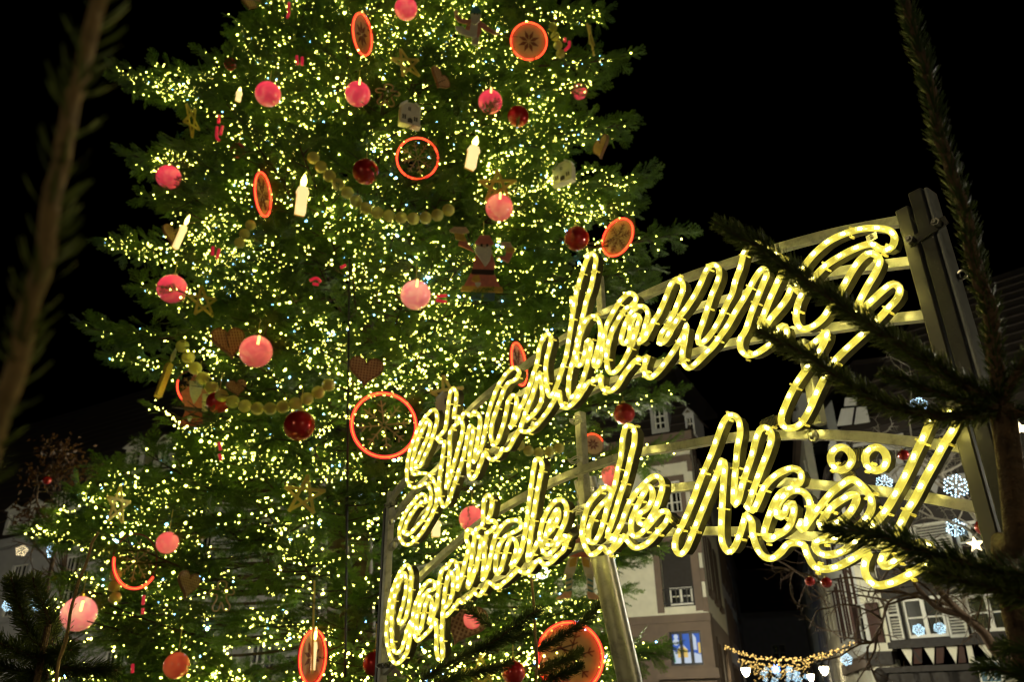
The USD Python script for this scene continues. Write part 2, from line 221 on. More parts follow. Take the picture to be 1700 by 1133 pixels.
LETTERS = [
 ('S', [(1, 'A 320,165 270,210 225,285 190,370 160,460 145,550 147,640 178,687 228,680 268,660 298,690 306,750 290,830 255,895 205,955 155,1003 124,992 140,930 185,850 235,795 272,785 264,742 235,738 180,795 130,870 98,950 95,1020 125,1068 165,1068 225,1015 280,930 322,850 345,770 340,690 318,630 285,598 235,592 190,598 176,550 190,470 215,380 255,290 288,240 300,270 285,340 250,420 215,500 195,550 232,545 262,480 295,410 325,320 345,240 342,185')]),
 ('t', [(0, 'A 395,378 365,383 353,352 395,305 410,240 420,150 432,65 455,18 475,60 468,150 458,215 490,213 500,240 447,290 432,340 432,420 428,500 418,600 408,700 435,620 462,520 490,420'),
        (0, 'A 398,378 385,470 372,560 360,660 366,760 392,818 425,770 455,690 485,600')]),
 ('r', [(0, 'A 490,420 515,330 520,270 508,230 530,190 555,190 568,207 600,183 632,212 632,280 620,370 605,450 595,515 625,460 660,370'),
        (0, 'A 485,600 515,510 540,410 555,320 572,272 590,310 578,390 565,480 558,570 575,630 605,605 640,520 670,450 685,480')]),
 ('a', [(0, 'A 660,370 I 105,950 125,850 145,740 170,660 215,540 270,450 320,395 358,383 386,412 372,460 340,485 303,502 270,550 235,640 205,720 185,780 170,850 165,920 185,990 215,960 245,880 268,810 285,730 300,650 325,605 355,603 367,650 352,730 335,800 322,850 350,810'),
        (0, 'A 685,480 715,502 755,480 785,432 I 255,1020 290,1027 325,980 355,920 388,870')]),
 ('s', [(0, 'I 350,810 385,720 430,630 470,520 500,430 530,330 540,250 560,180 595,124 627,122 636,170 612,270 597,340 595,420 605,530 620,602 650,590 690,500'),
        (0, 'I 388,870 430,886 480,870 540,810 590,750 630,690 665,630 700,560'),
        (0, 'I 392,872 415,800 450,700 490,600 525,490 545,420 560,500 568,590 550,670 500,745 440,800')]),
 ('b', [(0, 'I 690,500 720,400 750,310 770,200 B 350,610 370,480 395,340 430,220 458,135 490,85 522,112 512,200 490,310 460,400 435,510 405,640 380,770 350,880 338,980 345,1048 378,1040 420,970 455,870 475,790 492,700 480,668 460,690 450,750 430,822 402,838 395,760 410,660 440,570 480,515 522,510 550,560 552,650 532,740 508,830 530,850'),
        (0, 'I 700,560 700,600 715,660 750,697 790,680 845,620 885,560 925,500 985,480 1030,440'), (0, 'B 358,378 361,420 366,475')]),
 ('o', [(0, 'B 530,850 560,770 575,650 600,560 645,470 695,395 750,353 792,380 772,430 720,460 680,520 640,590 610,680 595,780 605,870 640,887 690,840 740,750 775,660 800,580 817,520 790,503 760,560 745,650 720,690 693,672 710,590 750,500 800,445 848,445 872,490 855,570 830,650 805,690 850,660'),
        (0, 'B 560,903 555,960 575,1000 620,1012 670,970 710,900 750,850 790,805 840,795 870,778')]),
 ('u', [(0, 'B 850,660 900,560 950,480 C 140,560 180,470 210,390 245,343 285,343 299,400 275,470 240,560 200,640 150,715 143,772 180,750 220,680 270,600 330,520 380,440 420,360 450,290 490,243 532,255 542,310 520,380 490,450 455,560 425,650 400,720 408,773 450,750 500,690'),
        (0, 'C 65,850 40,920 45,977 80,1002 130,962 180,900 230,830 280,750 310,690 325,648 310,740 295,840 300,900 335,937 380,910 440,850')]),
 ('r', [(0, 'C 500,690 550,600 590,510 630,430 650,350 680,270 695,210 715,150 770,92 830,115 885,145 942,180 972,230 968,270 955,310 920,390 880,480 845,570 812,655 842,668 890,600 950,530 1000,460 1025,395'),
        (0, 'C 440,850 500,790 550,720 600,650 650,560 700,480 745,400 790,320 835,268 862,300 840,360 800,460 760,560 720,680 685,740 685,805 720,847 770,847 830,815 895,765 925,715 945,670 980,650 997,700 990,740')]),
 ('g', [(0, 'D 320,380 345,340 400,285 470,240 540,205 610,185 655,208 700,207 723,165 705,126 650,111 575,113 500,132 420,168 350,225 300,285 268,340 262,400 285,415'),
        (0, 'D 300,400 270,460 260,540 288,584 335,574 385,535 415,490 455,430 490,370 530,300 570,250 612,228 652,255 640,305 600,375 560,450 540,512 600,465 660,410 712,373 747,395 735,440 690,490 640,545 560,620 450,725 405,790 360,880 320,970 275,1037 215,1052 188,1010 215,930 255,850 310,770 355,710 390,650 407,600 350,645 300,680')]),
 ('C', [(0, 'E 240,735 205,800 185,880 155,960 115,977 93,900 88,800 93,690 108,590 135,500 175,403 195,450 188,550 165,650 141,735 155,770 185,735 210,650 224,540 232,430 220,370 195,343 155,385 110,480 80,580 63,690 52,800 55,900 78,1000 115,1057 155,1040 195,985 215,900 228,810 240,735')]),
 ('a', [(0, 'E 240,735 255,650 285,570 320,500 360,458 400,475 397,515 350,535 310,590 285,670 268,760 278,832 300,800 318,720 335,630 360,573 380,610 372,700 355,775 390,700 420,600'),
        (0, 'E 243,745 250,830 272,890 305,872 345,835 380,790 405,735')]),
 ('p', [(0, 'E 405,735 413,850 412,960 432,1030 457,1000 452,880 455,740 468,600 482,490 510,393 532,430 530,540 497,630 478,655'),
        (0, 'E 420,600 430,480 447,400 468,363 488,367 520,316 552,325 567,380 567,460 560,530'), (0, 'E 480,715 530,662 575,600')]),
 ('i', [(0, 'E 560,530 595,430 620,320 648,220 628,150 640,93 672,98 687,140 680,200 670,290 655,380 647,450 638,515 680,420'), (0, 'E 575,600 608,617 650,577 690,520')]),
 ('t', [(0, 'E 680,420 710,320 F 125,680 93,660 90,612 135,575 140,480 147,400 178,357 205,400 195,480 173,555 215,546 234,580 200,617 165,645 150,720 148,820 138,975 175,880 200,780'), (0, 'F 70,1060 108,1087 140,1055 175,990')]),
 ('a', [(0, 'F 200,780 215,700 245,630 290,570 340,543 397,548 417,590 370,625 310,655 265,710 240,780 230,860 238,932 265,900 290,820 315,730 340,678 372,688 382,740 365,810 343,885 400,800'), (0, 'F 175,990 200,1002 240,1032 280,1002 320,970 360,930 390,898')]),
 ('l', [(0, 'F 400,800 430,700 455,560 475,400 490,280 505,170 523,105 550,103 567,150 550,240 530,350 510,470 490,600 475,720 463,835 500,770 545,680'), (0, 'F 390,898 430,922 470,917 520,850 550,828')]),
 ('e', [(0, 'F 545,680 565,570 605,475 660,406 714,397 744,450 734,540 700,620 655,700 613,722 593,690 605,610 635,530 680,463 682,530 650,590 610,640'),
        (0, 'F 548,640 560,720 590,787 630,777 680,720 730,658 747,680 720,760 680,795 630,847 580,864 548,825')]),
 ('d', [(0, 'G 310,825 280,940 240,952 213,920 180,950 130,972 93,920 68,830 80,740 110,630 160,560 220,508 267,520 267,570 230,600 180,650 140,720 113,800 115,872 150,887 190,830 220,740 245,640 275,550 300,470 320,370 340,280 350,170 370,88 400,73 432,100 432,190 410,280 385,390 360,480 330,570 300,670 270,760 247,830 270,867 310,820 350,740')]),
 ('e', [(0, 'G 350,740 385,640 430,560 490,490 560,428 612,438 628,500 600,600 560,690 510,757 463,745 468,690 520,650 555,590 557,520 530,498 490,560 450,640 420,710 408,790 430,842 480,822 540,760 590,700 640,668 672,690 650,750 600,810 540,880 480,917 430,922 388,880 362,840 330,890 280,940')]),
 ('N', [(0, 'G 1210,690 1165,840 1125,927 1085,952 1046,890 1038,780 1045,620 1055,450 1063,350 1045,313 1013,400 975,490 930,600 880,725 830,850 795,930 755,970 716,930 725,840 755,790 800,690 850,565 895,440 945,330 985,230 1020,130 1060,35 1110,-2 1157,30 1170,120 1150,230 1140,350 1130,480 1126,612 1152,607 1180,500 1215,390 H 103,298 125,210 153,150 195,148 216,195 195,280 160,370 120,480 85,580 73,612 110,632')]),
 ('o', [(0, 'H 60,655 98,690 105,770 130,850 170,902 220,912 270,877 310,830 360,820 408,835'),
        (0, 'H 110,632 140,570 170,500 220,440 280,400 342,383 388,410 382,465 330,500 280,520 240,570 210,640 185,710 173,770 200,802 250,777 300,745 330,700 347,630 340,588 310,600 285,660 253,667 248,620 280,560 330,518 392,518 433,560 442,630 420,700 400,742 378,730 395,690')]),
 ('e', [(0, 'H 400,745 455,665 505,603 565,530 630,478 690,448 750,490 797,555 802,620 765,685 705,740 650,780 560,800 490,810 468,840 500,882 560,892 640,867 720,810 780,760'),
        (1, 'H 690,538 640,560 570,610 520,680 506,722 560,717 620,690 670,650 707,590 717,545'),
        (0, 'H 408,835 430,900 470,962 530,977 600,962 680,922 750,877 790,880'),
        (1, 'H 625,258 580,280 562,325 582,372 625,395 668,372 690,325 668,280'), (1, 'H 828,258 782,282 765,325 785,375 830,397 876,375 893,325 872,278')]),
 ('l', [(0, 'H 780,760 830,700 880,640 930,560 980,470 1030,370 1070,280 1110,200 1150,110 1200,60 1262,53 1302,90 1280,160 1230,240 1170,350 1110,460 1060,560 1010,640 970,720 930,800 890,870 860,930 888,962 950,920 1010,870 1070,828 1120,823 1162,860 1150,930 1095,967 1010,1017 920,1057 840,1072 790,1042 763,990 768,930 790,880')]),
]
sign_base = sp(1150, 1000)*[1, 1, 0]
SG = thing('light_sign', sign_base, 'large steel framed sign with glowing yellow rope light script in two lines', 'sign')
rng = np.random.default_rng(3)
def ribbon(p, closed, d0, d1, th):
    t = (np.roll(p, -1, 0)-np.roll(p, 1, 0)) if closed else np.gradient(p, axis=0)
    b = np.cross(t, SN); b /= np.linalg.norm(b, axis=1)[:, None]+1e-12
    q = np.stack([p-SN*d0-b*th, p-SN*d0+b*th, p-SN*d1+b*th, p-SN*d1-b*th], 1); m = len(p)
    i = np.arange(m if closed else m-1)[:, None]*4; j = np.arange(4)[None]; k = (j+1) % 4; i2 = (i+4) % (4*m)
    return q.reshape(-1, 3), np.concatenate([np.stack([i+j, i2+k, i+k], -1).reshape(-1, 3), np.stack([i+j, i2+j, i2+k], -1).reshape(-1, 3)])
ROPE_R = .0078
for ch, paths in LETTERS:
    ropes, rib, bl, bt, ties = [], [], [], [], []
    for closed, spec in paths:
        p = catmull([sp(*q) for q in path(spec)], .008, closed)
        ropes.append(tube(p, ROPE_R, 10, closed)); rib.append(ribbon(p[::2], closed, ROPE_R+.004, ROPE_R+.026, .0015))
        s = np.arange(2, len(p)-1, 5); t, a, b = frames(p, closed)
        bl.append(p[s]+SN*ROPE_R*.35); bt.append((t[s], a[s], b[s]))
        for k in range(7, len(p)-3, 19):
            ax = np.cross(SN, t[k]); c = p[k]-SN*.006
            ties.append(obox(c+ax*.0108, t[k], ax, SN, .0045, .0055, .016)); ties.append(obox(c-ax*.0108, t[k], ax, SN, .004, .0045, .016))
    L = obj('letter', ropes, 'rope', SG, smooth=60, label=f'rope light letter {ch}' + (' with two dots' if len(paths) > 4 else ''))
    bx = tuple(np.concatenate([x[i] for x in bt]) for i in range(3)); obj('lamps', lamp_mesh(np.concatenate(bl), .0036, bx, 1.7), 'rope_bulb', L, kind='stuff'); obj('clear_cores', lamp_mesh(np.concatenate(bl), .0058, bx, 2.2), 'bulb_halo', L, kind='stuff', smooth=80)  # the larger capsules are a glow halo round each lamp
    obj('wire_frame', rib, 'rope_frame', L, smooth=40); obj('cable_ties', ties, 'tie', L, kind='stuff')
# bars behind the letters
BARS = ['650,828 672,801 783,680 865,613 932,566 996,525 1060,496 1134,464 1233,431 1320,405 1400,385 1512,365', '650,865 690,815 724,783 751,755 829,687 860,660 918,625 1020,568 1075,540 1134,519 1218,495 1295,475 1371,457 1440,445 1526,434',
 '648,912 690,865 759,800 830,742 907,690 984,648 1065,616 1122,597 1193,576 1311,552 1371,547 1474,532 1548,524', '640,1025 655,1007 687,970 729,928 775,888 816,857 898,811 970,780 1052,754 1117,744 1188,731 1231,726 1305,723 1418,725 1528,736 1606,745',
 '640,1072 673,1038 735,975 788,928 813,911 862,888 940,855 974,844 1040,827 1102,814 1212,802 1257,801 1333,804 1446,815 1531,826 1634,846', '638,1118 648,1108 692,1066 760,1005 830,960 928,923 967,908 1040,893 1093,887 1160,883 1245,884 1333,890 1446,903 1560,922 1660,945']
BK = .052
for b in BARS:
    p = catmull([sp(*q, back=BK) for q in path(b)], .03)
    obj('bar', tube(p, .0150, 4, up=SN), 'zinc', SG)
def vpost(px, py, z0, z1, wu, wn, back, mat_, off=0, name='post', nm=0.0):
    c = sp(px, py, back)+SU*off+SN*nm; c = np.array([c[0], c[1], (z0+z1)/2])
    return obj(name, obox(c, SU, SN, ZU, wu, wn, z1-z0, .003), mat_, SG)
zt = sp(1508, 350, BK)[2]; zt2 = sp(1535, 318, BK)[2]
vpost(1575, 640, 0, zt, .030, .05, BK, 'post_steel', .010)
vpost(1575, 640, 0, zt2, .030, .05, BK, 'black_steel', .045)
vpost(1575, 640, 0, zt2-.004, .010, .044, BK, 'aluminium', .066)
vpost(642, 970, 0, sp(655, 815, BK)[2], .024, .03, BK, 'zinc', 0)
vpost(642, 970, 0, sp(655, 840, BK)[2], .02, .03, BK, 'black_steel', -.026)
za = sp(955, 690, BK)[2]; vpost(955, 790, sp(962, 915, BK)[2], za+.02, .028, .028, BK, 'zinc', 0, 'upright', -.034)
vpost(986, 490, sp(986, 525, BK)[2], sp(984, 455, BK)[2], .026, .022, BK, 'zinc', 0, 'upright', -.03)
vpost(1348, 640, sp(1350, 722, BK)[2]+.017, sp(1350, 548, BK)[2]-.017, .024, .03, BK, 'zinc', 0, 'upright')
# clamps: bolts, plates
def bolt(c, r=.009): return [rod(c, c+SN*.018, r, 6), rod(c+SN*.018, c+SN*.024, r*.55, 8)]
def clamp(px, py, w, ang=0):
    c = sp(px, py, BK-.03); u = unit(SU*math.cos(ang)+ZU*math.sin(ang)); v = np.cross(SN, u)
    pl = obj('clamp_plate', obox(c, u, v, SN, w, .02, .005), 'black_steel', SG)
    obj('bolt', bolt(c-u*w*.4), 'steel', pl); obj('bolt', bolt(c+u*w*.3), 'steel', pl)
clamp(1540, 385, .085, .2); clamp(652, 838, .07); clamp(640, 1106, .07)
e = sp(1587, 460, BK)+SU*.012; obj('eye_bolt', [tube(e+.009*(np.cos(np.linspace(0, 6.28, 14, endpoint=False))[:, None]*SU+np.sin(np.linspace(0, 6.28, 14, endpoint=False))[:, None]*ZU), .003, 6, True), rod(e-SU*.03, e-SU*.008, .004)], 'steel', SG)
for (x, y) in ((1514, 366), (1527, 434), (1549, 524), (1607, 745), (1636, 846), (1350, 724), (655, 905), (650, 866)):
    c = sp(x, y, BK-.012); obj('weld', sphere(c, .012, 2, (1, 1, 1.4)), 'steel', SG)
# brown bridging plates between words
for (x0, y0, x1, y1) in ((941, 897, 972, 873), (1108, 857, 1131, 873), (1265, 710, 1296, 697), (1412, 757, 1437, 756), (1398, 772, 1412, 795)):
    a, b = sp(x0, y0, .012), sp(x1, y1, .012); u = unit(b-a); v = np.cross(SN, u)
    pl = obj('bridge_plate', obox((a+b)/2, u, v, SN, np.linalg.norm(b-a)*1.05, .024, .012, .002), 'bracket', SG)
    obj('binding_wire', [tube(np.array([(a+b)/2+u*k*.004+v*.0135*c_+SN*.0085*s_ for c_, s_ in ((1, 1), (-1, 1), (-1, -1), (1, -1))]), .0012, 5, True) for k in (-4, -3, -2, -1, 0, 1, 2, 3, 4)], 'cable_black', pl)
for (x, y) in ((955, 766), (958, 851), (957, 700)):
    c = sp(x, y, BK-.012); obj('wire_tie', [tube(np.array([c+SU*.022*math.cos(q)+ZU*(.004*math.sin(3*q)+k*.006)+SN*.02*math.sin(q) for q in np.linspace(0, 6.28, 14)]), .0022, 5) for k in (0, 1)], 'zinc', SG)
t0 = sp(1447, 394, .004); obj('tag', obox(t0, SU, ZU, SN, .024, .016, .002), 'white_paint', SG, label='small white tag with a black letter S')
tm = meshkit.text_mesh('S', .011, .001); obj('tag_letter', (t0+SN*.0015-SU*.004-ZU*.0055+tm.vertices[:, 0:1]*SU+tm.vertices[:, 1:2]*ZU+tm.vertices[:, 2:3]*SN, tm.faces), 'cable_black', SG)
# round steel pole carrying the sign
pt, pb = P(972, 800, depth_of(sp(972, 800, BK))+.09), P(1052, 1160, depth_of(sp(1000, 900, BK))-.05)
dd = unit(pb-pt); pe = pt+dd*(pt[2]/-dd[2])
PL = thing('support_pole', pe, 'round galvanised steel pole leaning up behind the middle of the light sign', 'pole')
obj('pole_tube', rod(pt, pe, .035, 32), 'zinc', PL, smooth=50)
obj('pole_band', [rod(pt+dd*k, pt+dd*(k+.012), .0375, 32) for k in (.03, .055, .085)], 'steel', PL, smooth=50)
obj('pole_cap', rod(pt-dd*.006, pt, .036, 32), 'steel', PL, smooth=50)
# stepped spiral seam of dark rivets down the side facing the sign
u = unit(np.cross(dd, Fw)); obj('rivet_line', [sphere(pt+dd*k-u*.0345, .003, 1) for k in np.arange(.35, 1.6, .06)], 'steel', PL)
# ---------------------------------------------------------------- the great Christmas tree
TY = 13.0
LEFT = [(0, 440), (60, 390), (100, 370), (200, 315), (300, 268), (400, 250), (500, 250), (600, 262), (700, 285), (760, 262), (800, 215), (840, 140), (900, 110), (1000, 80), (1133, 60), (1300, 60)]
RIGHT = [(0, 945), (60, 960), (100, 970), (200, 968), (300, 1002), (400, 1022), (500, 1036), (600, 1060), (700, 1080), (800, 1085), (900, 1092), (1000, 1100), (1133, 1115), (1300, 1110)]
axis = PY(602, 700, TY); AX = axis[0]
def prof(tab, sgn):
    z, r = [], []
    for y, x in tab:
        q = PY(x, y, TY); z.append(q[2]); r.append(sgn*(q[0]-AX)*.955)
    o = np.argsort(z); return np.array(z)[o], np.array(r)[o]
LZ, LR = prof(LEFT, -1); RZ, RR = prof(RIGHT, 1)
def R_at(z, phi):
    l, r = np.interp(z, LZ, LR), np.interp(z, RZ, RR)
    if np.ndim(z) == 0 and z > max(LZ[-1], RZ[-1]): l, r = l*max(0.05, 1-(z-LZ[-1])/14), r*max(.05, 1-(z-RZ[-1])/14)
    c = np.cos(phi); return (l+r)/2+(r-l)/2*c-.42-.35*np.clip(-np.sin(phi), 0, 1)
TREE = thing('christmas_tree', (AX, TY, 0), 'giant fir tree covered in tiny lights and hung with many ornaments', 'tree')
ztop = 26.0
tz = np.linspace(0, ztop, 30); obj('trunk', tube(np.stack([AX+.1*np.sin(tz), np.full(30, TY), tz], 1), np.linspace(.42, .04, 30), 14), 'bark_dark', TREE, smooth=60)
rng = np.random.default_rng(11)
SPR_P, SPR_F, SPR_S = [], [], []      # sprays: position, forward, size
BUL = []; limbs = []
def spray_along(c, size, gap):
    L = np.r_[0, np.cumsum(np.linalg.norm(np.diff(c, axis=0), axis=1))]; s = np.arange(gap*.4, L[-1], gap)
    if not len(s): return
    t = np.gradient(c, axis=0)
    for k in s:
        p = np.array([np.interp(k, L, c[:, i]) for i in range(3)]); f = unit([np.interp(k, L, t[:, i]) for i in range(3)])
        SPR_P.append(p); SPR_F.append(unit(f+rng.normal(0, .28, 3))); SPR_S.append(size*rng.uniform(.75, 1.25))
    e = c[-1]; SPR_P.append(e); SPR_F.append(unit(t[-1]+rng.normal(0, .12, 3))); SPR_S.append(size)
def bulbs_along(c, gap, prob, j=.05):
    L = np.r_[0, np.cumsum(np.linalg.norm(np.diff(c, axis=0), axis=1))]; s = np.arange(rng.uniform(0, gap), L[-1]+.12, gap)
    if not len(s): return
    s = s[rng.random(len(s)) < prob]
    q = np.stack([np.interp(s, L, c[:, i]) for i in range(3)], 1)+rng.normal(0, j, (len(s), 3)); BUL.extend(q)
def limb(o, tip, nside, dens=1.0, spread=1.0, lights=1.0):
    d = tip-o; Lh = np.linalg.norm(d); t = np.linspace(0, 1, 9)[:, None]
    c = o+d*t+ZU*(-.10*Lh*np.sin(np.pi*t)**1.0)*.6; limbs.append(tube(c, np.linspace(.035, .008, 9), 4, caps=False))
    out = c[4:]; spray_along(out, .42, .15/dens); bulbs_along(c[5:], .055, .86*lights)
    hd = unit(d*[1, 1, .2]); sd = unit(np.cross(hd, ZU))
    for k in range(nside):
        u = .42+.56*(k+.5*rng.random())/nside; p = o+d*u+ZU*(-.10*Lh*math.sin(math.pi*u)*.6); sg = 1 if k % 2 else -1
        ln = (.30+1.25*(1-u))*spread*rng.uniform(.7, 1.2); dr = unit(hd*.75+sd*sg*.8+ZU*rng.uniform(-.30, .28))
        tt = np.linspace(0, 1, 5)[:, None]; cc = p+dr*ln*tt+ZU*(.10*ln*tt**2-.12*ln*tt)
        limbs.append(tube(cc, np.linspace(.014, .005, 5), 3, caps=False)); spray_along(cc, .36, .14/dens); bulbs_along(cc, .055, .82*lights)
for i, z in enumerate(np.arange(.7, 21, .36)):
    nb = 17 if z < 16 else 12
    for k in range(nb):
        phi = 2*math.pi*(k+.5*(i % 2)+rng.uniform(-.3, .3))/nb; toward = -math.sin(phi)
        if toward < -.35 and rng.random() < .72: continue
        zz = z+rng.uniform(-.2, .2); R = float(R_at(zz, phi))*rng.uniform(.80, 1.03)+(rng.random() < .12)*.35
        o = np.array([AX+.25*R*math.cos(phi), TY+.25*R*math.sin(phi), zz-.1]); tip = np.array([AX+R*math.cos(phi), TY+R*math.sin(phi), zz+rng.uniform(-.15, .30)])
        limb(o, tip, 9, 1.0 if toward > -.35 else .55, 1.0, 1.0)
TIPS = [(200, 125), (262, 150), (214, 258), (185, 405), (250, 330), (150, 545), (195, 590), (240, 480), (100, 850), (60, 880), (135, 815), (995, 22), (1040, 92), (1040, 205), (1075, 295), (1128, 388), (1075, 445), (1085, 480), (1115, 650), (1108, 740), (1090, 905), (1095, 1070), (985, 140), (1050, 340), (1100, 600)]
for (x, y) in TIPS:
    for dz in (0, 1):
        tip = PY(x+(8 if x < 600 else -8)*dz*3, y+dz*10, TY-.3+dz*.7); o = np.array([AX+(tip[0]-AX)*.45, TY-.3, tip[2]-.15]); limb(o, tip, 9, 1.25, .62, 1.7)
SPR_P, SPR_F, SPR_S, BUL = map(np.array, (SPR_P, SPR_F, SPR_S, BUL))
BUL = BUL[rng.random(len(BUL)) < np.clip((meshkit.fbm(BUL*1.05, 3, 5)-.42)*5.5, .06, 1)]
# ---------------------------------------------------------------- where an ornament at a photo pixel hangs on the tree
def front(px, py, out=.10):
    d = ray(px, py); d = d/d[1]; best = None
    for y in np.arange(5.5, TY+.01, .04):
        q = CAM+d*(y-CAM[1]); rx, ry = q[0]-AX, q[1]-TY; rr = math.hypot(rx, ry); R = float(R_at(q[2], math.atan2(ry, rx)))*.95+out
        if rr <= R: return q
        if best is None or rr-R < best[0]: best = (rr-R, q)
    return best[1]
CLEAR = []
def at_tree(px, py, rpx, out=.10, keep=1.0):
    c = front(px, py, out); dep = depth_of(c); CLEAR.append((c, rpx/FPX*dep, keep)); return c, dep/FPX
def face(c, yaw=0.0, roll=0.0, pitch=0.0):
    """axes of a thing facing the viewer's side of the tree: right, up, outwards"""
    n = unit((CAM-c)*[1, 1, 0]); r = np.cross(ZU, n); y = math.radians(yaw)
    n = n*math.cos(y)+r*math.sin(y); r = np.cross(ZU, n); u = ZU
    p = math.radians(pitch); n, u = n*math.cos(p)-u*math.sin(p), u*math.cos(p)+n*math.sin(p)
    a = math.radians(roll); return r*math.cos(a)+u*math.sin(a), u*math.cos(a)-r*math.sin(a), n
def hang(parent, c, top, ln=.25): obj('hanging_cord', rod(c+ZU*top, c+ZU*(top+ln), .004, 5), 'straw', parent)
def bauble(px, py, r, m, label, keep=1.0, group=None, fil=False):
    c, k = at_tree(px, py, r*1.05, .14, keep); R = r*k
    t = thing('bauble', c, label, 'bauble', group)
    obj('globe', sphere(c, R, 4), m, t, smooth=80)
    cp = obj('cap', rod(c+ZU*R*.96, c+ZU*R*1.13, R*.2, 14), 'gold_cap', t); obj('cap_ring', tube(c+ZU*R*1.2+.09*R*np.stack([np.cos(np.linspace(0, 6.28, 12, endpoint=False)), np.zeros(12), np.sin(np.linspace(0, 6.28, 12, endpoint=False))], 1), R*.025, 5, True), 'gold_cap', cp)
    if fil:
        r_, u_, n_ = face(c); obj('inner_lamp', rod(c+n_*R*.985+u_*R*.62+r_*R*.08, c+n_*R*.985+u_*R*.05+r_*R*.05, R*.075, 8), 'streak_glow', t)  # streak of light laid on the globe surface, standing for its lamp
    hang(t, c, R*1.25)
def circ(R, n=48, a0=0, a1=360): a = np.radians(np.linspace(a0, a1, n, endpoint=(a1-a0) < 360)); return np.stack([np.cos(a), np.sin(a)], 1)*R
def ring(px, py, rx, ry, label, yaw=0, roll=0, pitch=0, style='flake', keep=.8, arc=None, cool=0):
    """neon ring; rx is its radius in the photo before turning"""
    c, k = at_tree(px, py, max(rx, ry)*1.05, .12, keep); R = max(rx, ry)*k; r_, u_, n_ = face(c, yaw, roll, pitch)
    t = thing('neon_ring', c, label, 'lit ring'); a = (0, 360) if arc is None else arc; cl = arc is None
    q = circ(R, 56, *a); p = c+q[:, :1]*r_+q[:, 1:]*u_
    obj('neon_tube', tube(p, R*.055, 8, cl), 'neon_sleeve', t, smooth=60); obj('neon_core', tube(p, R*.020, 6, cl), 'neon_core', t, smooth=60)
    q = circ(R*1.0, 40); obj('hoop', tube(c-n_*R*.08+q[:, :1]*r_+q[:, 1:]*u_, R*.03, 6, True), 'coat_dark', t, smooth=60)
    if style in ('disc', 'lattice', 'snow'):
        obj('disc', extr(Point(0, 0).buffer(R*.93, 24), R*.03, c-n_*R*.09, r_, u_, n_), 'disc_tan', t)
        if style == 'disc':
            P_ = [Polygon([(R*.07*math.cos(b), R*.07*math.sin(b)), (R*.32*math.cos(b-.32), R*.32*math.sin(b-.32)), (R*.62*math.cos(b), R*.62*math.sin(b)), (R*.32*math.cos(b+.32), R*.32*math.sin(b+.32))]) for b in np.arange(8)*math.pi/4+.39]
            for g in P_: obj('star_petal', extr(g, R*.015, c-n_*R*.057, r_, u_, n_), 'disc_mark', t)
            return t
    col = 'disc_mark' if style in ('lattice', 'snow') else 'snow_wire'; off = -R*.045 if style in ('lattice', 'snow') else -R*.02; w = R*.022
    for b in np.arange(8 if style == 'flake' else 6)*math.pi/(4 if style == 'flake' else 3)+.2:
        e = np.array([math.cos(b), math.sin(b)]); s = []
        f = lambda v: c+n_*off+v[0]*R*r_+v[1]*R*u_
        s.append(rod(f(e*.06), f(e*.78), w, 5))
        for q0, ln in ((.38, .16), (.58, .17)) if style != 'lattice' else ((.25, .2), (.42, .22), (.6, .2)):
            for sg in (-1, 1):
                g = np.array([math.cos(b+sg*.9), math.sin(b+sg*.9)]); s.append(rod(f(e*q0), f(e*q0+g*ln), w*.9, 5))
        obj('snowflake_arm', s, col, t)
    return t
def candle(px, py, h, w, label, yaw=10, roll=0, lit=True, keep=.9):
    c, k = at_tree(px, py, h*.5, .15, keep); H_, W_ = h*k, w*k; r_, u_, n_ = face(c, yaw, roll)
    t = thing('candle', c, label, 'candle'); o = c-u_*H_*.5
    m = 'glowing_wax' if lit else 'straw'
    drip = Polygon([(-.5, 0), (.5, 0), (.5, .46), (.62, .50), (.56, .58), (.46, .60), (.46, .65), (-.2, .67), (-.5, .62), (-.62, .55), (-.5, .49)])
    sh = lambda pl: Polygon([(x*W_, y*H_) for x, y in pl.exterior.coords])
    obj('wax', extr(sh(drip), W_*.6, o-n_*W_*.3, r_, u_, n_), m, t); obj('back_board', extr(sh(drip.buffer(.02)), W_*.14, o-n_*W_*.46, r_, u_, n_), 'gold_paint', t)
    fl = [(.50*math.sin(a)*(1-.35*(math.cos(a) < 0)*-math.cos(a))*(.55+.45*math.cos(a/1.0-math.pi)), .855+.145*math.cos(a)) for a in np.linspace(0, 2*math.pi, 18, endpoint=False)]
    fl = Polygon(fl).buffer(.012); obj('flame', extr(sh(fl), W_*.3, o-n_*W_*.15, r_, u_, n_), 'candle_flame' if lit else 'cream_wood', t); obj('wick', rod(o+u_*H_*.64, o+u_*H_*.74, W_*.06, 6), 'belt', t)
def star(px, py, r, label, yaw=0, roll=0, keep=.9):
    c, k = at_tree(px, py, r, .13, keep); R = r*k; r_, u_, n_ = face(c, yaw, roll); t = thing('straw_star', c, label, 'star')
    p = [c+R*(math.cos(a)*r_+math.sin(a)*u_) for a in math.pi/2+np.arange(5)*2*math.pi/5]
    for i in range(5):
        a, b = p[i], p[(i+2) % 5]; ax = unit(b-a); sd = np.cross(n_, ax)
        obj('straw_bar', [obox((a+b)/2+n_*(.006*(i-2))+sd*s*R*.04, ax, sd, n_, np.linalg.norm(b-a)*1.06, R*.075, R*.06) for s in (-1, 1)], 'straw', t)
    for q in p: obj('binding', tube(q+.0*n_+R*.07*np.array([math.cos(a)*r_+math.sin(a)*n_ for a in np.linspace(0, 6.28, 8, endpoint=False)]), R*.02, 4, True), 'straw', t)
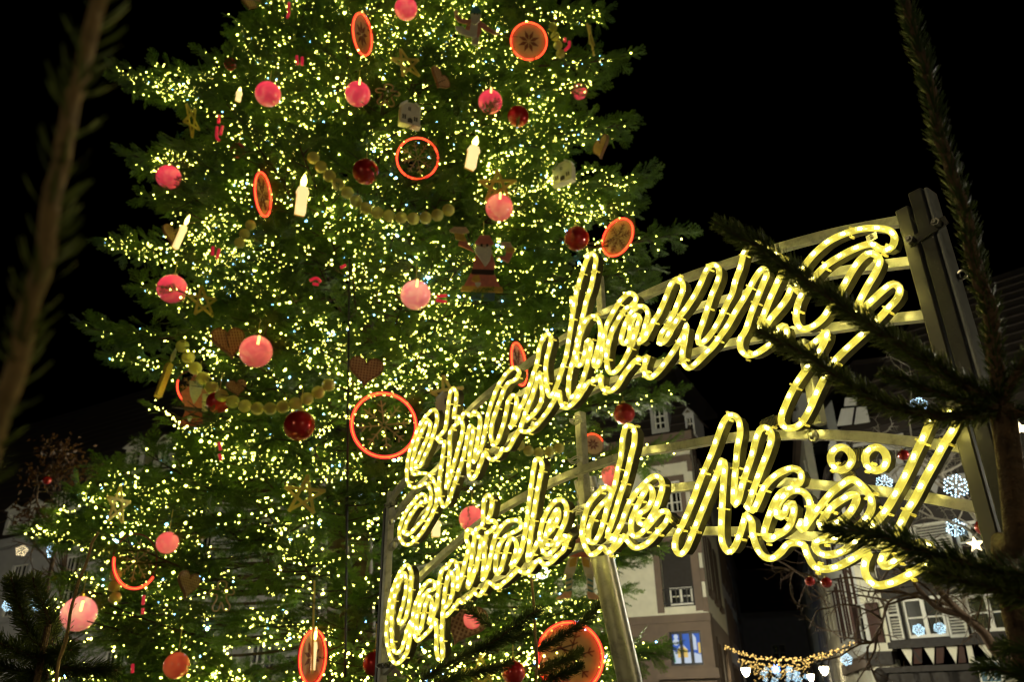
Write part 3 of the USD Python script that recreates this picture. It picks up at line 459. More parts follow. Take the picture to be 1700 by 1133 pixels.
def heart(px, py, r, label, yaw=0, roll=0, keep=.9):
    c, k = at_tree(px, py, r, .14, keep); R = r*k; r_, u_, n_ = face(c, yaw, roll); t = thing('waffle_heart', c, label, 'heart')
    a = np.linspace(0, 2*math.pi, 40, endpoint=False); x = 16*np.sin(a)**3; y = 13*np.cos(a)-5*np.cos(2*a)-2*np.cos(3*a)-np.cos(4*a)
    hp = Polygon(np.stack([x, y+2], 1)*R/16); obj('biscuit', extr(hp, R*.16, c-n_*R*.08, r_, u_, n_), 'waffle', t)
    for i in range(-5, 6):
        for vert in (0, 1):
            s = sbox(i*R*.17-R*.034, -2*R, i*R*.17+R*.034, 2*R) if vert else sbox(-2*R, i*R*.17-R*.034, 2*R, i*R*.17+R*.022)
            g = s.intersection(hp.buffer(-R*.03))
            if not g.is_empty: obj('ridge', extr(g, R*.028+.002*vert, c+n_*R*.082, r_, u_, n_), 'waffle_line', t)
    obj('rim', extr(hp.difference(hp.buffer(-R*.07)), R*.05, c+n_*R*.08, r_, u_, n_), 'waffle', t)
def house_orn(px, py, w, h, label, yaw=0, keep=.85):
    c, k = at_tree(px, py, max(w, h)*.55, .14, keep); W_, H_ = w*k, h*k; r_, u_, n_ = face(c, yaw); t = thing('wooden_house', c, label, 'house ornament'); o = c-u_*H_*.5
    wl = Polygon([(-.5*W_, 0), (.5*W_, 0), (.5*W_, .74*H_), (.18*W_, H_*.99), (-.2*W_, H_*.97), (-.5*W_, .74*H_)])
    ho = [sbox(-.40*W_, .18*H_, -.20*W_, .42*H_), sbox(.18*W_, .18*H_, .38*W_, .42*H_), sbox(-.12*W_, .60*H_, .02*W_, .80*H_), Point(0, .22*H_).buffer(.13*W_).union(sbox(-.13*W_, .06*H_, .13*W_, .22*H_))]
    obj('front', extr(wl.difference(unary_union(ho)), W_*.06, o, r_, u_, n_), 'cream_wood', t)
    obj('side', extr(wl, W_*.30, o-n_*W_*.31, r_, u_, n_), 'cream_wood', t)
    for g in ho:
        b = g.bounds; obj('opening', extr(g.buffer(-W_*.004), W_*.02, o-n_*W_*.008, r_, u_, n_), 'window_dark', t)
        if g is not ho[3]: obj('glazing_bar', [obox(o+r_*(b[0]+b[2])/2+u_*(b[1]+b[3])/2+n_*W_*.03, r_, u_, n_, W_*.02, b[3]-b[1], W_*.03)], 'cream_wood', t)
    obj('roof_edge', [obox(o+r_*sx*.36*W_+u_*H_*.88, unit(r_*math.copysign(.34, sx)*-1*W_+u_*.25*H_), np.cross(n_, unit(r_*math.copysign(.34, sx)*-1*W_+u_*.25*H_)), n_, W_*.46, W_*.06, W_*.3) for sx in (-1, 1)], 'icing', t)
    obj('plinth', obox(o-u_*W_*.04, r_, u_, n_, W_*1.05, W_*.09, W_*.3), 'cream_wood', t)
def ginger(px, py, r, label, yaw=0, roll=0):
    c, k = at_tree(px, py, r, .16, .95); R = r*k; r_, u_, n_ = face(c, yaw, roll); t = thing('gingerbread_outline', c, label, 'figure outline')
    pts = [(0, 1.0), (-.28, .88), (-.30, .60), (-.2, .42), (-.6, .45), (-.85, .28), (-.75, .06), (-.35, .06), (-.38, -.3), (-.6, -.7), (-.5, -.98), (-.2, -.95), (0, -.45)]
    pts = pts+[(-x, y) for x, y in pts[-2:0:-1]]
    q = catmull(np.array(pts)*R, R*.06, True); obj('wire', tube(c+q[:, :1]*r_+q[:, 1:]*u_, R*.055, 6, True), 'gingerbread', t, smooth=60)
    for s in (-1, 1): obj('button', sphere(c+u_*R*(.1+.2*s)+n_*R*.02, R*.06, 1), 'icing', t)
def beads(pts, r, label, out=.2, keep=.9):
    q = catmull(np.array(pts, float), 1.0); L = np.r_[0, np.cumsum(np.linalg.norm(np.diff(q, axis=0), axis=1))]
    s = np.arange(0, L[-1]+.01, 1.93*r); c = []
    for v in s:
        x, y = np.interp(v, L, q[:, 0]), np.interp(v, L, q[:, 1]); p, k = at_tree(x, y, r, out, keep); c.append((p, r*k))
    m = max(depth_of(p) for p, _ in c); c2 = []
    yy = np.array([p[1] for p, _ in c]); yy = np.convolve(np.pad(yy, 3, 'edge'), np.ones(7)/7, 'valid')
    for v, y_ in zip(s, yy): c2.append(PY(np.interp(v, L, q[:, 0]), np.interp(v, L, q[:, 1]), y_))
    t = thing('bead_garland', c2[0], label, 'bead garland')
    for p in c2: obj('bead', sphere(p, r*depth_of(p)/FPX, 3), 'bead_glass', t, smooth=80)
    if len(c2) > 2: obj('bead_cord', tube(np.array(c2), .008, 5), 'straw', t)
def berry(px, py, pts, label, r=2.7, keep=.97):
    """little red glossy ornament made of short curved pieces"""
    c, k = at_tree(px, py, 14, .14, keep); r_, u_, n_ = face(c); t = thing('red_hook', c, label, 'red ornament')
    for seg in pts:
        q = catmull(np.array(seg, float), 2.0); p = c+(q[:, :1]-px)*k*r_-(q[:, 1:]-py)*k*u_; obj('piece', tube(p, r*k, 8), 'red_ornament_glow', t, smooth=60)
def cut(poly, s): return Polygon([(x*s, y*s) for x, y in poly])
def figure(px, py, h, label, kind, yaw=0, roll=0, keep=.8):
    """flat painted wooden cut-out figure; its outline in units of its height"""
    c, k = at_tree(px, py, h*.52, .16, keep); S = h*k; r_, u_, n_ = face(c, yaw, roll); t = thing('wooden_figure', c, label, 'wooden figure'); o = c-n_*.02
    def part(name, poly, m, lay=0, par=None, buf=.012): return obj(name, extr(cut(poly, S).buffer(S*buf, 4), .022, o+n_*.0235*lay, r_, u_, n_), m, par or t)
    if kind == 'coat':
        part('coat', [(-.10, .20), (.10, .20), (.15, .02), (.13, -.1), (.24, -.36), (.1, -.40), (-.1, -.40), (-.26, -.36), (-.15, -.1), (-.13, .02)], 'coat_red', 0); part('coat_hem', [(-.28, -.36), (.26, -.36), (.27, -.42), (-.29, -.42)], 'gold_paint', 1); part('belt', [(-.15, -.09), (.14, -.09), (.14, -.14), (-.16, -.14)], 'belt', 1)
        part('arm', [(.10, .20), (.34, .06), (.40, .22), (.33, .24), (.31, .14), (.12, .12)], 'coat_red', 1); part('cuff', [(.31, .22), (.42, .22), (.42, .27), (.31, .27)], 'gold_paint', 2); part('hand', [(.32, .27), (.40, .28), (.36, .37), (.24, .37), (.24, .34), (.32, .33)], 'skin_wood', 1)
        part('arm', [(-.10, .20), (-.36, .32), (-.34, .44), (-.28, .42), (-.26, .36), (-.1, .12)], 'coat_red', 1); part('cuff', [(-.40, .40), (-.28, .38), (-.30, .46), (-.42, .48)], 'gold_paint', 2); part('hand', [(-.50, .55), (-.38, .49), (-.24, .54), (-.28, .60), (-.44, .60)], 'skin_wood', 1)
        b = part('head', [(-.09, .2), (.09, .2), (.09, .36), (-.09, .36)], 'skin_wood', 1); part('beard', [(-.10, .28), (-.12, .2), (-.04, .08), (.02, -.02), (.07, .06), (.10, .22), (.06, .28), (0, .25)], 'beard', 2); part('hat', [(-.12, .34), (.12, .34), (.06, .46), (-.06, .46)], 'coat_red', 2)
        for s in (-1, 1): part('eye', [(s*.04-.012, .30), (s*.04+.012, .30), (s*.04+.012, .325), (s*.04-.012, .325)], 'belt', 2, b, .004); part('leg', [(s*.09-.07, -.42), (s*.09+.07, -.42), (s*.09+.06, -.54), (s*.09-.06, -.54)], 'blue_paint', 0)
        part('badge', [(-.13, -.2), (-.07, -.18), (-.05, -.24), (-.10, -.28), (-.15, -.25)], 'gold_paint', 1); part('badge', [(-.10, -.30), (-.04, -.30), (-.07, -.36)], 'white_paint', 1)
    elif kind == 'bishop':
        part('robe', [(-.10, .22), (.12, .22), (.16, -.1), (.12, -.30), (-.16, -.30), (-.18, -.1)], 'coat_pink', 0); part('robe_front', [(-.06, .2), (.06, .2), (.08, -.30), (-.08, -.30)], 'white_paint', 1); part('sash', [(-.40, -.08), (-.34, -.26), (.02, -.34), (-.02, -.20), (-.22, -.14), (-.24, -.06)], 'white_paint', 1)
        part('arm', [(.10, .14), (.16, -.02), (.42, -.16), (.44, -.10), (.20, .10)], 'coat_pink', 1); part('hand', [(.42, -.17), (.54, -.20), (.56, -.15), (.44, -.09)], 'skin_wood', 1); part('arm', [(-.08, .16), (-.12, .04), (-.34, .08), (-.44, .22), (-.40, .26), (-.32, .16)], 'coat_pink', 1); part('hand', [(-.45, .24), (-.40, .28), (-.42, .42), (-.48, .42)], 'skin_wood', 1)
        b = part('head', [(-.07, .24), (.09, .24), (.08, .40), (-.06, .40)], 'skin_wood', 1); part('beard', [(-.09, .32), (-.07, .12), (.02, .02), (.10, .12), (.11, .32), (.02, .28)], 'beard', 2); part('mitre', [(-.09, .38), (.11, .38), (.11, .46), (.01, .56), (-.09, .46)], 'teal_paint', 2)
        for s in (-1, 1): part('eye', [(s*.035-.002, .33), (s*.035+.022, .33), (s*.035+.022, .352), (s*.035-.002, .352)], 'belt', 2, b, .004)
        part('boot', [(-.02, -.32), (.14, -.32), (.13, -.52), (0, -.52)], 'cream_wood', 0)
    elif kind == 'small':
        part('coat', [(-.14, .22), (.10, .22), (.16, -.1), (.12, -.2), (-.12, -.2), (-.2, .0)], 'coat_red', 0); part('belt', [(-.15, -.17), (.13, -.17), (.13, -.21), (-.15, -.21)], 'belt', 1); part('skirt', [(-.13, -.21), (.12, -.21), (.16, -.42), (.0, -.50), (-.2, -.50)], 'coat_dark', 0)
        b = part('head', [(-.08, .2), (.06, .2), (.06, .36), (-.08, .36)], 'skin_wood', 1); part('beard', [(-.13, .32), (-.10, .1), (-.02, -.08), (.07, .12), (.09, .32)], 'beard', 2); part('hat', [(-.11, .34), (.09, .34), (.02, .48), (-.05, .48)], 'coat_red', 1); part('arm', [(.08, .2), (.24, .16), (.26, .08), (.10, .06)], 'coat_pink', 1); part('sack', [(.12, .1), (.22, .12), (.26, -.16), (.14, -.22)], 'cream_wood', 2); part('badge', [(-.1, -.34), (-.03, -.34), (-.06, -.42)], 'white_paint', 1); part('arm', [(-.14, .2), (-.24, .1), (-.2, -.08), (-.13, -.04)], 'coat_red', 1)
        for s in (-1, 1): part('eye', [(s*.035-.02, .3), (s*.035, .3), (s*.035, .32), (s*.035-.02, .32)], 'belt', 2, b, .004)
    elif kind == 'dancer':
        for s in (-1, 1):
            part('trouser_leg', [(s*.02, .18), (s*.16, .14), (s*.24, -.12), (s*.10, -.12)], 'white_paint', 0); part('stocking', [(s*.12, -.12), (s*.21, -.12), (s*.21, -.40), (s*.14, -.40)], 'cream_wood', 0); part('shoe', [(s*.13, -.40), (s*.22, -.40), (s*.36, -.50), (s*.15, -.47)], 'skin_wood', 1)
            for q in (-.18, -.26, -.34): part('stocking_band', [(s*.13, q), (s*.21, q-.03), (s*.21, q-.05), (s*.13, q-.02)], 'teal_paint', 1, None, .004)
            part('pocket', [(s*.05, .14), (s*.14, .10), (s*.15, .0), (s*.07, .02)], 'gold_paint', 1)
        part('jacket', [(-.16, .18), (.16, .18), (.20, .46), (-.20, .46)], 'coat_pink', 1); b = part('head', [(-.08, .48), (.08, .48), (.08, .62), (-.08, .62)], 'skin_wood', 1); part('sash', [(-.16, .16), (.16, .16), (.16, .21), (-.16, .21)], 'coat_red', 2)
    hang(t, c, S*.5)
# --- the ornaments, from the top of the frame downwards
B_ = bauble
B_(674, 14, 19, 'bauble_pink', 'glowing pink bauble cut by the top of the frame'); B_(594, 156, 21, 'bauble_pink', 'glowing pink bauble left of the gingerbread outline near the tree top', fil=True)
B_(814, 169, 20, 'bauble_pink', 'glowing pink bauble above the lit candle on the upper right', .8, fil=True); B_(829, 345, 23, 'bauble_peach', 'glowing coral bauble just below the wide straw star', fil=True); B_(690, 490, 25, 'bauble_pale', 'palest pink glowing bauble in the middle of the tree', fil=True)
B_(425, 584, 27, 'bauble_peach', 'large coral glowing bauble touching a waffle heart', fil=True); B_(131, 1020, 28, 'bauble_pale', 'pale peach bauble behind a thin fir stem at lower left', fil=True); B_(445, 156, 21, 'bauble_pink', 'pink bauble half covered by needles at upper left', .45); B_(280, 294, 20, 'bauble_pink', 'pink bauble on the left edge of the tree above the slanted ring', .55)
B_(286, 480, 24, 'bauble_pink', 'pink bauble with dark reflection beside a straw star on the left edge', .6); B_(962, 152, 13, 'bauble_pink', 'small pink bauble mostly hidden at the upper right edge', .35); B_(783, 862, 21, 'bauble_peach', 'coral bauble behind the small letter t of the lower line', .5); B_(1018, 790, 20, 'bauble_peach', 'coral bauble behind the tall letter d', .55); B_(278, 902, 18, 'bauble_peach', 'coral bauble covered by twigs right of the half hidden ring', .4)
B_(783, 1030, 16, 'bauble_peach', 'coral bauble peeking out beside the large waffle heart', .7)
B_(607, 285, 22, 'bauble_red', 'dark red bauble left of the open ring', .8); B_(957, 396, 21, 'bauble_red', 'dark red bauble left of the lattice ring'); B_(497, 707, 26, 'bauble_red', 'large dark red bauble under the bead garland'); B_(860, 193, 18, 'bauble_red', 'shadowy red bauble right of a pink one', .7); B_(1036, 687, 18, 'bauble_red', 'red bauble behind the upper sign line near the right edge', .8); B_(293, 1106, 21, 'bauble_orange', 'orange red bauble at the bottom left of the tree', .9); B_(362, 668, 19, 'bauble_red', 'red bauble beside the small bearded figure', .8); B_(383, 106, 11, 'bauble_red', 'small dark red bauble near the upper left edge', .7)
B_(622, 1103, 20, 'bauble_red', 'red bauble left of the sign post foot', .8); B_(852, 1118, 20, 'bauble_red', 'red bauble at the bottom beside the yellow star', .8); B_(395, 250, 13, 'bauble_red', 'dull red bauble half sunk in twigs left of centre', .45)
ring(878, 68, 30, 25, 'round neon ring with a tan disc and eight petal star', 8, 0, 30, 'disc', .9); ring(602, 57, 33, 33, 'narrow tilted neon ring left of the top bauble', 62, 14, 10, 'disc', .8); ring(437, 323, 36, 36, 'narrow neon ring turned sideways left of the lit candle', 66, 18, 0, 'lattice', .9); ring(693, 263, 34, 30, 'open neon ring with a wire snowflake half covered by twigs', -5, 0, 25, 'flake', .62)
ring(1025, 394, 33, 33, 'neon ring with latticed disc at the right edge of the tree', -38, -16, 0, 'lattice', .85); ring(638, 706, 54, 54, 'largest neon ring with a wire snowflake beside the sign', 12, 0, 5, 'flake', 1.0); ring(946, 1092, 54, 50, 'large neon ring with tan snowflake disc under the sign', 0, 0, 5, 'snow', .95); ring(227, 932, 44, 44, 'half hidden neon ring showing only its lower arc', 40, -14, 0, 'flake', .8, (195, 345))
ring(862, 605, 36, 36, 'thin edge on neon ring above the first letter a of the sign', 70, 4, 0, 'lattice', .85); ring(322, 645, 30, 30, 'neon ring half behind the small bearded figure', 30, 0, 0, 'flake', .6, (170, 350)); ring(520, 1092, 42, 42, 'tilted neon ring at the bottom of the tree near the stick candle', 60, -35, 0, 'disc', .85)
ring(985, 738, 18, 18, 'small neon ring seen behind the steel upright', 20, 0, 0, 'disc', .8, (20, 160))
candle(502, 322, 78, 16, 'brightest white candle with yellow flame left of the centre'); candle(786, 252, 68, 16, 'leaning lit candle right of the open ring', 25, -9); candle(303, 384, 74, 9, 'thin lit candle at the left edge before a waffle heart', 40, -12); candle(278, 617, 95, 10, 'long unlit wooden candle at the left edge', 35, -10, False); candle(724, 872, 38, 13, 'short white candle under the letter S of the sign'); candle(397, 156, 28, 8, 'tiny cream candle near the upper left edge'); candle(522, 1078, 66, 7, 'narrow lit candle at the bottom beside a tilted ring', 30)
star(675, 106, 27, 'dim straw star left of the upper waffle heart', 25, 25); star(318, 200, 27, 'straw star seen nearly edge on at the left edge', 60, -10); star(337, 502, 27, 'straw star beside the reflecting pink bauble', 30, 15); star(826, 309, 31, 'wide straw star resting above a coral bauble', 0, 0); star(505, 823, 33, 'bright straw star left of the sign, low on the tree', -5, -4, 1.0); star(196, 840, 30, 'straw star turned sideways at the lower left', 55, 5, 1.0); star(800, 1122, 32, 'yellow straw star cut by the bottom of the frame', 0, 5, 1.0); star(981, 64, 26, 'edge on straw star at the upper right edge', 80, 4); star(745, 658, 34, 'straw star behind the cream house above the letters', 35, 20)
heart(730, 133, 22, 'waffle heart left of centre near the top, turned sideways', 48, -12, 1.0); heart(607, 618, 29, 'waffle heart hanging above the largest neon ring', 5, -3); heart(380, 570, 30, 'waffle heart lit pink by the bauble beside it', 25, 20, 1.0); heart(998, 246, 22, 'waffle heart at the right edge of the tree', -55, -8); heart(287, 392, 20, 'waffle heart behind the thin candle', 30, 5); heart(415, 4, 18, 'waffle heart cut by the top of the frame', 10, 0); heart(312, 972, 24, 'waffle heart low on the left of the tree', 45, -5, 1.0); heart(768, 1036, 40, 'largest waffle heart below the lower sign line', 12, -22, 1.0); heart(393, 645, 17, 'small waffle heart beside the red bauble', 10, 15)
house_orn(681, 189, 34, 46, 'cream house ornament above the open ring', 15); house_orn(934, 286, 36, 40, 'white house ornament at the right of the tree', -28); house_orn(742, 678, 36, 56, 'cream house ornament above the letters t and r', 5, .9); house_orn(985, 862, 26, 34, 'pale house ornament behind the steel upright', 0, .8)
ginger(643, 157, 23, 'gingerbread man outline right of an upper pink bauble', 0, -5); ginger(368, 990, 24, 'gingerbread man outline low on the left', 20, 5)
figure(787, 44, 74, 'bearded figure in bishop mitre and pink robe with outstretched arms', 'bishop', 0, -5); figure(803, 441, 118, 'bearded figure in red coat with raised hands above the sign', 'coat', 0, -2, .85); figure(324, 664, 92, 'small bearded figure in red robe with a sack at the left edge', 'small', 10, 3, .95); figure(962, 942, 104, 'dancing figure in white breeches and striped stockings below the sign', 'dancer', 0, -3, .95)
beads([(520, 262), (545, 290), (575, 318), (602, 343), (640, 357), (690, 363), (730, 356), (755, 342)], 10.5, 'glassy bead garland across the upper middle'); beads([(303, 575), (318, 603), (340, 632), (372, 660), (420, 678), (470, 676), (515, 660), (556, 632)], 11, 'glassy bead garland above the large dark red bauble', .22, .95)
beads([(416, 374), (404, 392), (392, 415)], 9, 'short run of beads under the slanted ring'); beads([(918, 45), (922, 62), (928, 80), (932, 98)], 8, 'short twisted run of beads right of the petal star ring'); beads([(192, 955), (190, 978), (192, 1002)], 10, 'short hanging row of beads below the half hidden ring'); beads([(850, 728), (875, 748), (905, 752), (935, 742)], 9, 'dim bead garland behind the upper sign line')
berry(364, 210, [[(361, 188), (362, 203)], [(361, 212), (363, 232), (368, 238)], [(369, 208), (368, 225)]], 'pink hook ornament on the upper left'); berry(497, 101, [[(492, 92), (495, 108)], [(501, 92), (502, 108)]], 'short double pink ornament left of the narrow ring'); berry(357, 417, [[(353, 410), (354, 425)], [(363, 412), (362, 430)]], 'small double pink ornament below the slanted ring')
berry(528, 465, [[(515, 468), (525, 462), (533, 468)], [(520, 473), (530, 474)]], 'little red bow in the left middle'); berry(735, 496, [[(725, 492), (742, 490)], [(724, 500), (742, 502)]], 'little red bow right of the palest bauble'); berry(480, 12, [[(479, 2), (480, 18)], [(481, 22), (480, 35)]], 'pink stick ornament at the top'); berry(367, 742, [[(363, 735), (367, 748)], [(366, 755), (370, 765)]], 'pink ornament under the small bearded figure'); berry(237, 1002, [[(237, 990), (238, 1005)], [(239, 1010), (240, 1020)]], 'small pink stick below the half hidden ring'); berry(220, 1112, [[(219, 1104), (221, 1118)]], 'tiny pink stick at the bottom left'); berry(940, 68, [[(937, 88), (944, 80), (945, 70)], [(938, 62), (938, 68)]], 'curved pink hook beside the twisted beads'); berry(570, 440, [[(566, 446), (574, 440)]], 'tiny red stick by the black cable')
# ---------------------------------------------------------------- finish the tree: clear what hangs before the ornaments
def blocked(p, pad=.0):
    k = np.ones(len(p), bool); q = p-CAM; dp = q@Fw
    for c, r, keep in CLEAR:
        dc = depth_of(c); v = (c-CAM)/dc; off = np.linalg.norm(q-v*dp[:, None], axis=1)*dc/np.maximum(dp, .1)
        hit = (off < r*.95+pad) & (dp < dc+.25) & (dp > dc-2.5); k &= ~(hit & (rng.random(len(p)) < keep))
    return k
k = blocked(SPR_P+SPR_F*.2*SPR_S[:, None]/.4, .16); SPR_P, SPR_F, SPR_S = SPR_P[k], SPR_F[k], SPR_S[k]
BUL = BUL[blocked(BUL, .0)]
obj('limbs', limbs, 'bark_dark', TREE, kind='stuff')
def frond(seed):
    r = np.random.default_rng(seed); V, F = [], []
    def blade(a, d, ln, w, up):
        s = np.cross(d, up); s = s/(np.linalg.norm(s)+1e-9)*w; i = len(V); m = a+d*ln*.55
        V.extend([a-s*.6, a+s*.6, m+s, a+d*ln, m-s]); F.extend([[i, i+1, i+2], [i, i+2, i+4], [i+4, i+2, i+3]])
    stems = [(np.zeros(3), np.array([1.0, 0, 0]), 1.0)]
    for k in range(8):
        x = .10+.10*k; sg = 1 if k % 2 else -1; stems.append((np.array([x, 0, 0]), unit([.85, sg*.62, r.uniform(-.35, .15)]), (.50-.042*k)*r.uniform(.7, 1.2)))
    for a, d, ln in stems:
        n = int(ln*34)+2
        for j in range(n):
            t = (j+.5)/n*ln; up = unit([0, 0, 1]+r.normal(0, .25, 3)); sd = unit(np.cross(d, up))
            for sg in (-1, 1): blade(a+d*t, unit(d*.75+sd*sg*.75+up*r.uniform(-.1, .5)), .092*r.uniform(.6, 1.3), .0085, up)
        blade(a+d*ln*.97, d, .11, .010, np.array([0, 0, 1.0]))
    return np.array(V), np.array(F)
pi = UsdGeom.PointInstancer.Define(stage, TREE+'/crown'); tag(pi, label='dark green needled crown', kind='stuff'); pr = []
for i in range(5):
    pth = f'{TREE}/crown/spray' + (f'_{i:03d}' if i else ''); LOC[pth] = np.zeros(3)
    mm = usdkit.mesh(stage, pth, frond(40+i), M['fir']); mm.CreateDoubleSidedAttr(True); pr.append(pth)
pi.CreatePrototypesRel().SetTargets([Sdf.Path(x) for x in pr])
n = len(SPR_P); upv = np.tile(ZU, (n, 1))+rng.normal(0, .45, (n, 3)); yv = np.cross(upv, SPR_F); yv /= np.linalg.norm(yv, axis=1)[:, None]; zv = np.cross(SPR_F, yv)
from scipy.spatial.transform import Rotation
q = Rotation.from_matrix(np.stack([SPR_F, yv, zv], -1)).as_quat()
pi.CreatePositionsAttr(Vt.Vec3fArray.FromNumpy((SPR_P-LOC[TREE]).astype(np.float32)))
pi.CreateOrientationsAttr(Vt.QuathArray([Gf.Quath(float(a[3]), Gf.Vec3h(float(a[0]), float(a[1]), float(a[2]))) for a in q]))
pi.CreateScalesAttr(Vt.Vec3fArray.FromNumpy(np.repeat(SPR_S[:, None], 3, 1).astype(np.float32)))
pi.CreateProtoIndicesAttr(Vt.IntArray.FromNumpy(rng.integers(0, 5, n).astype(np.int32)))
# fairy lights: the 300 nearest bulbs singly, the rest as one mass
BUL = BUL[BUL[:, 1] < TY+1.5]; blue = rng.random(len(BUL)) < .045
FL = thing('fairy_lights', (AX, TY, 0), 'tiny yellow white and blue fairy lights wound all over the giant tree', 'string lights')
near = np.argsort([depth_of(b) for b in BUL]); near = [i for i in near if 0 < pix(BUL[i])[0] < W and 0 < pix(BUL[i])[1] < H][:300]; rest = np.ones(len(BUL), bool); rest[near] = False
br = np.clip(.0092*np.exp(rng.normal(0, .42, len(BUL))), .006, .024)
for i in near: obj('bulb', bulbs_mesh(BUL[i:i+1], br[i]), 'bulb_blue' if blue[i] else 'bulb_warm', FL)
obj('bulbs', bulbs_mesh(BUL[rest & ~blue], br[rest & ~blue]), 'bulb_warm', FL, kind='stuff'); obj('blue_bulbs', bulbs_mesh(BUL[rest & blue], br[rest & blue]), 'bulb_blue', FL, kind='stuff')
print('sprays', n, 'bulbs', len(BUL))
cb = [front(580, 430, .25), front(578, 640, .25), front(576, 850, .25), front(573, 1125, .25)]
pc = obj('cable', tube(np.array(cb), .014, 6), 'cable_black'); tag(stage.GetPrimAtPath(pc), 'thin black cable hanging down the front of the giant tree', 'cable')
# ---------------------------------------------------------------- buildings round the square
plain('plaster', (.64, .62, .51), .85, 0, .12, 2.5, .15); plain('plaster_white', (.68, .70, .70), .85, 0, .1, 2.5, .15); plain('plaster_grey', (.36, .36, .36), .85, 0, .15, 2.5, .2); plain('sandstone', (.15, .11, .085), .85, 0, .25, 1.6, .35); plain('roof_tile', (.028, .020, .016), .8, 0, .4, 7, .6)
plain('timber', (.012, .008, .006), .7, 0, .4, 12, .4); plain('frame_white', (.66, .65, .60), .55, 0, .08, 20, .05); plain('shutter', (.50, .49, .44), .6, 0, .1, 14, .1); plain('stucco_dark', (.045, .017, .012), .8, 0, .25, 5, .2); plain('iron', (.02, .02, .022), .4, .8)
mat('pane', {'f': ('fresnel', {'IOR': 1.5}), 't': ('principled_bsdf', {'base_color': (.012, .013, .012), 'roughness': .15}), 'g': ('glossy_bsdf', {'roughness': .04}), 'x': ('mix_closure', {})}, [('f.fac', 'x.fac'), ('t.BSDF', 'x.closure1'), ('g.BSDF', 'x.closure2')], 'x.closure')
glow('lamp_globe', (1.0, .84, .52), 30.0); glow('unseen_lamp_near', (1.0, .80, .40), 150.0); glow('unseen_lamp_back', (1.0, .93, .68), 1500.0); glow('unseen_lamp_side', (1.0, .92, .68), 480.0); glow('cold_light', (.5, .8, 1.0), 5.0); glow('cold_soft', (.35, .62, 1.0), 1.4); glow('star_light', (1.0, .78, .42), 4.0); glow('street_bulb', (1.0, .62, .16), 5.0, .5); glow('blue_lamp', (.12, .3, 1.0), 8.0)  # near, far and mid lamp glows serve the lanterns out of view
glow('lit_blue', (.10, .22, .75), .4); glow('lit_white', (.72, .82, .95), .5); glow('lit_yellow', (.9, .62, .18), .55); glow('lit_green', (.15, .45, .25), .4)
class Face:
    def __init__(s, p0, u): s.p0 = np.asarray(p0, float); s.u = unit(np.array([u[0], u[1], 0.0])); s.n = np.cross(s.u, ZU); s.n = s.n if np.dot(s.n, CAM-s.p0) > 0 else -s.n
    def at(s, px, py): q = on_plane(px, py, s.p0, s.n)-s.p0; return np.array([q@s.u, q[2]])
    def w(s, uz, d=0.0): return s.p0*[1, 1, 0]+s.u*uz[0]+ZU*uz[1]+s.n*d
    def poly(s, pts, d0, d1):
        m = Polygon(pts) if not hasattr(pts, 'area') else pts
        return extr(m, d1-d0, s.w((0, 0), d0), s.u, ZU, s.n)
    def box(s, u0, z0, u1, z1, d0, d1): return obox(s.w(((u0+u1)/2, (z0+z1)/2), (d0+d1)/2), s.u, ZU, s.n, abs(u1-u0), abs(z1-z0), d1-d0)
    def rect(s, x0, y0, x1, y1):
        a, b, c, d = s.at(x0, y0), s.at(x1, y0), s.at(x0, y1), s.at(x1, y1)
        return ((a[0]+c[0])/2, (c[1]+d[1])/2, (b[0]+d[0])/2, (a[1]+b[1])/2)
def window(fc, r, par, cols=2, rows=3, fr='frame_white', sur=None, w=.07, d=-.10, sill=True, arch=False):
    u0, z0, u1, z1 = r; t = min(w, (u1-u0)*.1)
    wf = obj('window', [fc.box(u0, z0, u0+t, z1, d, d+.06), fc.box(u1-t, z0, u1, z1, d, d+.06), fc.box(u0+t, z0, u1-t, z0+t, d, d+.06), fc.box(u0+t, z1-t, u1-t, z1, d, d+.06), fc.box((u0+u1)/2-t*.6, z0+t, (u0+u1)/2+t*.6, z1-t, d, d+.07)], fr, par)
    for i in range(1, rows): z = z0+(z1-z0)*i/rows; obj('glazing_bar', [fc.box(u0+t, z-.02, (u0+u1)/2-t*.6, z+.02, d, d+.05), fc.box((u0+u1)/2+t*.6, z-.02, u1-t, z+.02, d, d+.05)], fr, wf)
    if cols > 2:
        for s in (.25, .75): x = u0+(u1-u0)*s; obj('glazing_bar', fc.box(x-.018, z0+t, x+.018, z1-t, d, d+.045), fr, wf)
    obj('pane', [fc.box(u0+t, z0+t, (u0+u1)/2-t*.6, z1-t, d+.005, d+.015), fc.box((u0+u1)/2+t*.6, z0+t, u1-t, z1-t, d+.005, d+.015)], 'pane', wf)
    if sur:
        b = .2; obj('window_surround', [fc.box(u0-b, z0-b, u0, z1+b, -.01, .06), fc.box(u1, z0-b, u1+b, z1+b, -.01, .06), fc.box(u0, z1, u1, z1+b, -.01, .06), fc.box(u0-b*1.3, z0-b*1.2, u1+b*1.3, z0, .0, .14)], sur, par)
    return wf
def wall(fc, outline, holes, par, m, th=.35, name='wall', d=0.0):
    g = Polygon(outline)
    for h in holes: g = g.difference(sbox(*h))
    obj(name, fc.poly(g, d-th, d), m, par)
